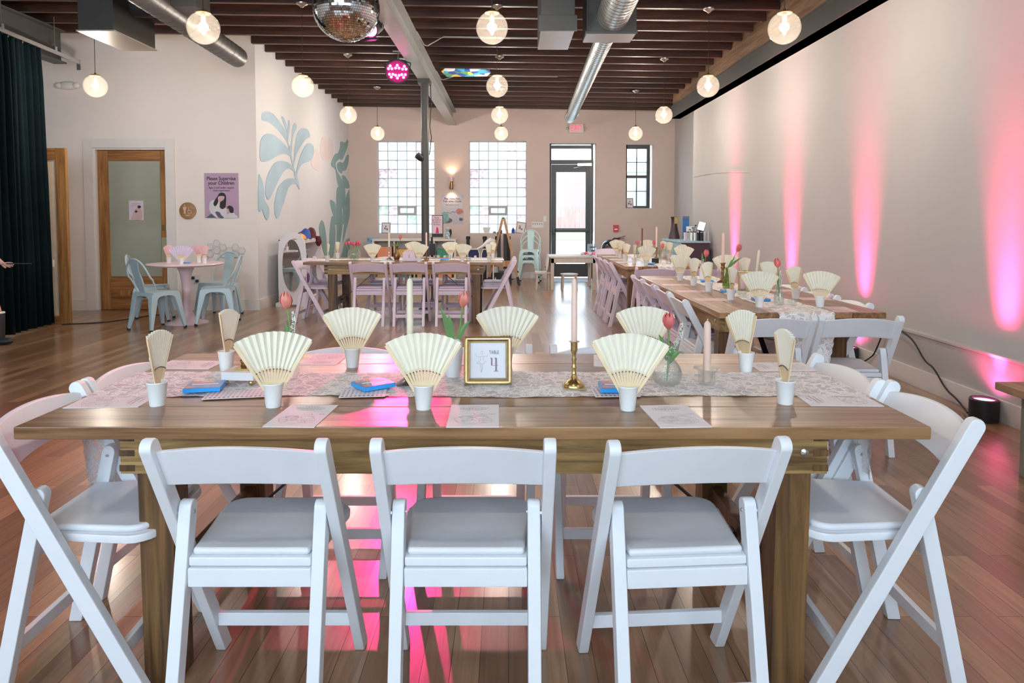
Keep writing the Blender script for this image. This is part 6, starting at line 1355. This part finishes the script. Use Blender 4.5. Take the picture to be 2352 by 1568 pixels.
for x, m, l, h_ in ((-.17, C_PUR, 'purple', .09), (.10, C_BLUE, 'blue', .12), (-.30, GREYF, 'grey', .045)):
    o = MB().lathe([(0, 0), (.035, 0), (.035, h_*.7), (.018, h_*.8), (.018, h_), (0, h_)], 14).build('small_bottle', m, loc=(x, YB+.06, W2[2])); tag(o, l + ' small bottle on the glass block window sill', 'bottle')
# white activity table, stools, sign
r = empty('activity_table', 'white birch children\'s table in front of the glazed door', 'table', (1.16, 12.55, 0))
b = MB(); b.box(-.42, .42, -.40, .40, .575, .605); b.build('tabletop', IV, r, bevel=.006); b = MB(); b.box(-.40, .40, -.385, -.365, .49, .575); b.box(-.40, .40, .365, .385, .49, .575); b.box(-.40, -.38, -.365, .365, .49, .575); b.box(.38, .40, -.365, .365, .49, .575); b.build('apron', BIRCH, r)
for sx in (-1, 1):
    for sy in (-1, 1):
        MB().box(sx*.375-.03, sx*.375+.03, sy*.355-.03, sy*.355+.03, 0, .574).build('leg', BIRCH, r, bevel=.004)
b = MB(); n = 20; rows = []
for i in range(n+1):
    t = i/n; y = -.41+.82*t; pts = [(.40, y, .607), (-.30, y, .607), (-.425, y, .606), (-.436, y, .585), (-.445-.012*math.sin(t*17), y, .50), (-.452-.02*math.sin(t*17+.5), y, .40-.02*math.sin(t*9)), (-.46-.02*math.sin(t*15+1), y, .33-.05*math.sin(t*6))]; rows.append(b.add(pts))
for p, q in zip(rows, rows[1:]):
    for k in range(6): b.face([p+k, p+k+1, q+k+1, q+k], True)
o = b.build('tablecloth', PAPER, loc=(1.16, 12.55, .0)); tag(o, 'white cloth draped over one end of the white activity table', 'tablecloth'); o.modifiers.new('t', 'SOLIDIFY').thickness = .002
r = empty('acrylic_sign', 'clear acrylic sign with dark letters on the white activity table', 'sign', (1.56, 12.7, .61)); MB().box(-.09, .09, -.004, .004, 0, .20).build('plate', glassy('frosted_acrylic', (.8, .88, .9, 1), .4, milk=.5, milkcol=(.6, .7, .75, 1)), r); b = MB(); b.box(-.05, .05, -.006, -.004, .13, .15); b.box(-.02, .06, -.006, -.004, .06, .085); b.build('lettering', DOTB, r)
r = empty('flower_garland', 'lilac and pink flower garland on the white activity table', 'flowers', (1.48, 12.5, .61)); b = MB(); b2 = MB(); rnd = random.Random(3)
for k in range(30): (b if k % 4 else b2).ball((rnd.uniform(-.14, .13), rnd.uniform(-.03, .03), .02+.03*rnd.random()), .022, 8, 6)
b.build('lilac_blooms', LAV_PINKLIT, r); b2.build('pink_blooms', PINKF, r)
def stool(label, x, y, h, rad, sq=False):
    r = empty('stool', label, 'stool', (x, y, 0))
    (MB().box(-rad, rad, -rad, rad, h-.03, h) if sq else MB().lathe([(0, h-.025), (rad, h-.025), (rad+.004, h-.012), (rad, h), (0, h)], 28)).build('seat', IV, r)
    for sx in (-1, 1):
        for sy in (-1, 1): b = MB(); b.tube([(sx*rad*.72, sy*rad*.72, h-.024), (sx*rad*.8, sy*rad*.8, 0)], .018, 10); b.build('leg', BIRCH, r)
stool('low round birch stool under the white activity table', 1.10, 12.35, .285, .16); stool('square birch stool between stacked chairs and white table', .62, 12.35, .325, .14, True)
# bin, extinguisher
r = empty('waste_bin', 'black dome-topped waste bin by the blush wall', 'bin', (2.03, 13.6, 0)); MB().lathe([(0, 0), (.17, 0), (.18, .01), (.18, .66), (0, .66)], 28).build('bin_body', CHROME, r); MB().lathe([(.183, .66), (.18, .72), (.155, .79), (.10, .84), (.03, .86), (0, .861)], 28).build('dome_lid', pbr('black_gloss', (.02, .022, .025, 1), .2), r)
r = empty('fire_extinguisher', 'red fire extinguisher with black hose on the blush wall', 'fire extinguisher', (2.34, 14.497, .40)); MB().lathe([(0, 0), (.075, 0), (.08, .02), (.08, .33), (.05, .39), (.025, .41), (.025, .44), (0, .44)], 24).build('cylinder', REDA, r)
b = MB(); b.box(-.02, .02, -.02, .02, .44, .47); b.bar((-.02, 0, .46), (.14, -.02, .51), .02, .012); b.bar((-.02, 0, .45), (.12, -.02, .465), .02, .01); b.build('handle', BLACK, r); b = MB(); b.tube([(-.02, -.02, .45), (-.10, -.05, .46), (-.17, -.05, .40), (-.20, -.04, .30)], .013, 8); b.build('hose', RUB, r)
# blue cabinet with dark side and the things on it
CABB = pbr('blue_cabinet_paint', (.30, .48, .54, 1), .45, var=.08); CABD = pbr('dark_cabinet_side', (.045, .03, .04, 1), .5, var=.15)
r = empty('blue_cabinet', 'pale blue cabinet with dark side panel against the pink-lit wall', 'cabinet', (2.93, 11.24, 0))
MB().box(-.22, .225, -.555, .69, .04, .905).build('carcass', CABD, r, bevel=.004); MB().box(-.245, .228, -.57, .70, .905, .935).build('top', CABB, r, bevel=.006); MB().box(-.228, -.22, -.555, .69, .04, .905).build('face_frame', CABB, r)
for k in range(3):
    y0 = -.53+k*.41; o = MB().box(-.242, -.228, y0, y0+.385, .08, .70).build('door', CABB, r, bevel=.004); b = MB(); b.lathe([(0, 0), (.012, .0), (.018, .012), (.012, .022), (0, .024)], 12); q = b.build('knob', CHROME, o); q.location = (-.242, y0+.05, .45); q.rotation_euler = (0, -PI/2, 0)
    o = MB().box(-.242, -.228, y0, y0+.385, .73, .88).build('drawer', CABB, r, bevel=.004); b = MB(); b.lathe([(0, 0), (.012, 0), (.016, .012), (0, .02)], 12); q = b.build('knob', CHROME, o); q.location = (-.242, y0+.19, .81); q.rotation_euler = (0, -PI/2, 0)
r = empty('sculpted_vase', 'tall dark waisted vase with gold patch on the blue cabinet', 'vase', (2.86, 11.80, .936)); b = MB(); b.lathe([(0, 0), (.10, 0), (.095, .05), (.07, .14), (.052, .24), (.05, .32), (.062, .38), (.055, .38), (.04, .32), (0, .1)], 28); b.build('vase_body', pbr('dark_glaze', (.05, .025, .03, 1), .3, var=.4), r); b = MB(); b.box(-.012, .048, -.066, -.045, .26, .375); b.build('gold_patch', BRASS, r)
r = empty('painted_canvas', 'upright blue picture panel behind the dark vase on the cabinet', 'picture', (3.05, 11.75, .936)); MB().box(-.055, .055, -.01, .01, 0, .39).build('board', pbr('cobalt_board', (.04, .17, .42, 1), .4, var=.2), r); MB().box(-.055, .055, -.012, -.01, .36, .385).build('edge', INK, r)
r = empty('gift_bag', 'small white paper bag on the blue cabinet', 'bag', (3.0, 11.30, .936)); MB().box(-.05, .05, -.04, .04, 0, .22).build('bag_body', PORC, r, bevel=.004)
r = empty('dark_wire_plant', 'thin dark wire plant in front of the white bag on the cabinet', 'plant', (2.99, 11.05, .936)); b = MB(); b.lathe([(0, 0), (.03, 0), (.03, .006), (0, .008)], 14)
for e in ((.04, 0, .24), (-.05, .02, .17), (.07, 0, .17), (.0, .03, .2)): b.tube([(0, 0, 0), (e[0]*.3, e[1]*.4, e[2]*.7), e], .004, 6); b.ball(e, .012, 8, 6, 1.6, 1, .7)
b.build('wire_stems', PLASTIC, r)
for k in range(8):
    m, l = ((PINKT, 'blush'), (SILVER, 'silver'), (PORC, 'white'), (PORC, 'white'), (PLASTIC, 'black'), (PLASTIC, 'black'), (SILVER, 'silver'), (SILVER, 'silver'))[k]
    r = empty('travel_tumbler', '%s drinks tumbler, number %s along the row on the blue cabinet from the vase' % (l, ('one', 'two', 'three', 'four', 'five', 'six', 'seven', 'eight')[k]), 'tumbler', (2.83+.045*k, 10.95-.028*k, .936), 0, 'drinks tumblers on the cabinet'); MB().lathe([(0, 0), (.019, 0), (.021, .13), (0, .13)], 16).build('cup_body', m, r); MB().lathe([(.0215, .13), (.0215, .142), (0, .145)], 16).build('lid', BLACK if k < 4 else CHROME, r)
r = empty('tablet_stand', 'tablet with bright white screen tilted on a dark stand, on the cabinet', 'tablet', (3.06, 10.86, .936)); b = MB(); b.box(-.05, .05, -.05, .05, 0, .01); b.box(-.03, .03, -.02, .02, .01, .17); b.build('stand', PLASTIC, r)
o = MB().box(-.058, .058, -.006, .006, -.07, .09).build('tablet', PLASTIC, r); o.location = (0, -.02, .22); o.rotation_euler = (R(-28), R(14), R(-20)); MB().box(-.052, .052, -.0075, -.006, -.064, .084).build('screen', SCREEN, o)
# ------------------------------------------------------------------ outside, seen through the panes
def brick_mat(name, c1, c2, mo, sc=1.0):
    m, nt, out = newmat(name); L = nt.links.new
    b = N(nt, 'ShaderNodeBsdfPrincipled', Roughness=.85); tc = N(nt, 'ShaderNodeTexCoord'); mp = N(nt, 'ShaderNodeMapping'); mp.inputs['Rotation'].default_value = (-PI/2, 0, 0)
    L(tc.outputs['Object'], mp.inputs[0]); br = N(nt, 'ShaderNodeTexBrick'); br.inputs['Scale'].default_value = sc; br.inputs['Brick Width'].default_value = .30; br.inputs['Row Height'].default_value = .115; br.inputs['Mortar Size'].default_value = .013
    br.inputs['Color1'].default_value = c1; br.inputs['Color2'].default_value = c2; br.inputs['Mortar'].default_value = mo
    L(mp.outputs[0], br.inputs['Vector']); L(br.outputs['Color'], b.inputs['Base Color']); L(b.outputs[0], out.inputs[0]); return m
struct(MB().box(-60, 60, YB+.3, 120, -.08, -.02).build('ground', pbr('pale_concrete', (.62, .62, .60, 1), .9, scale=.5)))
struct(MB().box(-60, 60, 38, 58, -.02, .03).build('lawn', pbr('lawn_green', (.17, .26, .09, 1), .9, var=.3, scale=1)))
r = empty('brick_building', 'low red brick building across the street, seen through the glazed door', 'building', (2, 62, 0)); MB().box(-22, 7, 0, 8, 0, 6.3).build('wall', brick_mat('red_brick', (.36, .22, .20, 1), (.31, .19, .18, 1), (.40, .36, .34, 1)), r); MB().box(-22.2, 7.2, -.2, 8.2, 6.3, 6.5).build('roof_edge', TRIMW, r)
r = empty('board_fence', 'reddish board fence in front of the brick building', 'fence', (2, 57.5, 0)); FEN = wood('fence_wood', (.34, .20, .19, 1), (.40, .24, .23, 1), 2, .8); b = MB()
for k in range(60): b.box(-14+k*.4, -14+k*.4+.37, 0, .05, .03, 2.2)
b.build('boards', FEN, r); b = MB(); b.box(-14, 10, .05, .12, .5, .6); b.box(-14, 10, .05, .12, 1.7, 1.8); b.build('rails', FEN, r)
r = empty('cream_house', 'cream house with a grey window across the street, seen through the sash window', 'house', (15, 60, 0)); MB().box(-5, 8, 0, 8, 0, 5.2).build('wall', pbr('cream_siding', (.60, .56, .48, 1), .8), r); MB().box(-3.9, -1.6, -.05, 0, 2.0, 4.2).build('window', pbr('far_window', (.25, .28, .33, 1), .3), r); b = MB(); b.hexa([(-5.3, -.4, 5.2), (8.3, -.4, 5.2), (-5.3, 8.4, 5.2), (8.3, 8.4, 5.2), (-5.3, 3.9, 6.8), (8.3, 3.9, 6.8), (-5.3, 4.1, 6.8), (8.3, 4.1, 6.8)]); b.build('roof', GREYF, r)
for x, y, s, l in ((-11, 46, 1.0, 'taller'), (-6.2, 49, .75, 'shorter')):
    r = empty('street_tree', l + ' leafy green tree across the street, dim through the glass blocks', 'tree', (x, y, 0)); MB().tube([(0, 0, 0), (.05, 0, 1.2*s), (0, 0, 2.6*s)], [.2*s, .16*s, .1*s], 10).build('trunk', LEGW, r); b = MB(); rnd = random.Random(int(x*3))
    for k in range(40): b.ball((rnd.gauss(0, .9)*s, rnd.gauss(0, .9)*s, (3.6+rnd.gauss(0, .8))*s), rnd.uniform(.4, .8)*s, 8, 6)
    b.build('foliage', LEAF, r)
# ------------------------------------------------------------------ daylight
w = bpy.data.worlds.new('overcast_sky'); S.world = w; w.use_nodes = True; bg = w.node_tree.nodes['Background']
bg.inputs[0].default_value = (.68, .84, 1.0, 1); bg.inputs[1].default_value = W_SKY
def portal(name, x0, x1, z0, z1, y, facing):
    li = bpy.data.lights.new(name, 'AREA'); li.shape = 'RECTANGLE'; li.size = x1-x0; li.size_y = z1-z0; li.cycles.is_portal = True
    o = bpy.data.objects.new(name, li); COL.objects.link(o); o.location = ((x0+x1)/2, y, (z0+z1)/2); o.rotation_euler = Vector((0, -facing, 0)).to_track_quat('Z', 'Y').to_euler()
for nm, q in (('w1', W1), ('w2', W2), ('w3', W3), ('dr', DO)): portal('sky_portal', q[0], q[1], q[2], q[3], YB+.32, -1)
portal('sky_portal', FW[0], FW[1], FW[2], FW[3], -2.95, 1)
# ------------------------------------------------------------------ camera
cam = bpy.data.cameras.new('camera'); co = bpy.data.objects.new('camera', cam); COL.objects.link(co); S.camera = co
cam.sensor_width = 36; cam.lens = 1568/2352*36; cam.sensor_fit = 'HORIZONTAL'
co.location = (0, 0, 1.32); co.rotation_euler = (PI/2 - R(2.5), 0, 0)
cam.shift_x = (1176-1168)/2352; cam.shift_y = ((497+1568*math.tan(R(2.5)))-784)/2352
cam.clip_start = .05; cam.clip_end = 300
S.view_settings.view_transform = 'Standard'; S.view_settings.look = 'None'; S.view_settings.gamma = 1; S.view_settings.use_curve_mapping = False
S.view_settings.exposure = EXPO
S.cycles.use_denoising = True
S.cycles.max_bounces = 10; S.cycles.transparent_max_bounces = 24; S.cycles.diffuse_bounces = 5; S.cycles.caustics_reflective = False; S.cycles.caustics_refractive = False; S.cycles.sample_clamp_indirect = 6
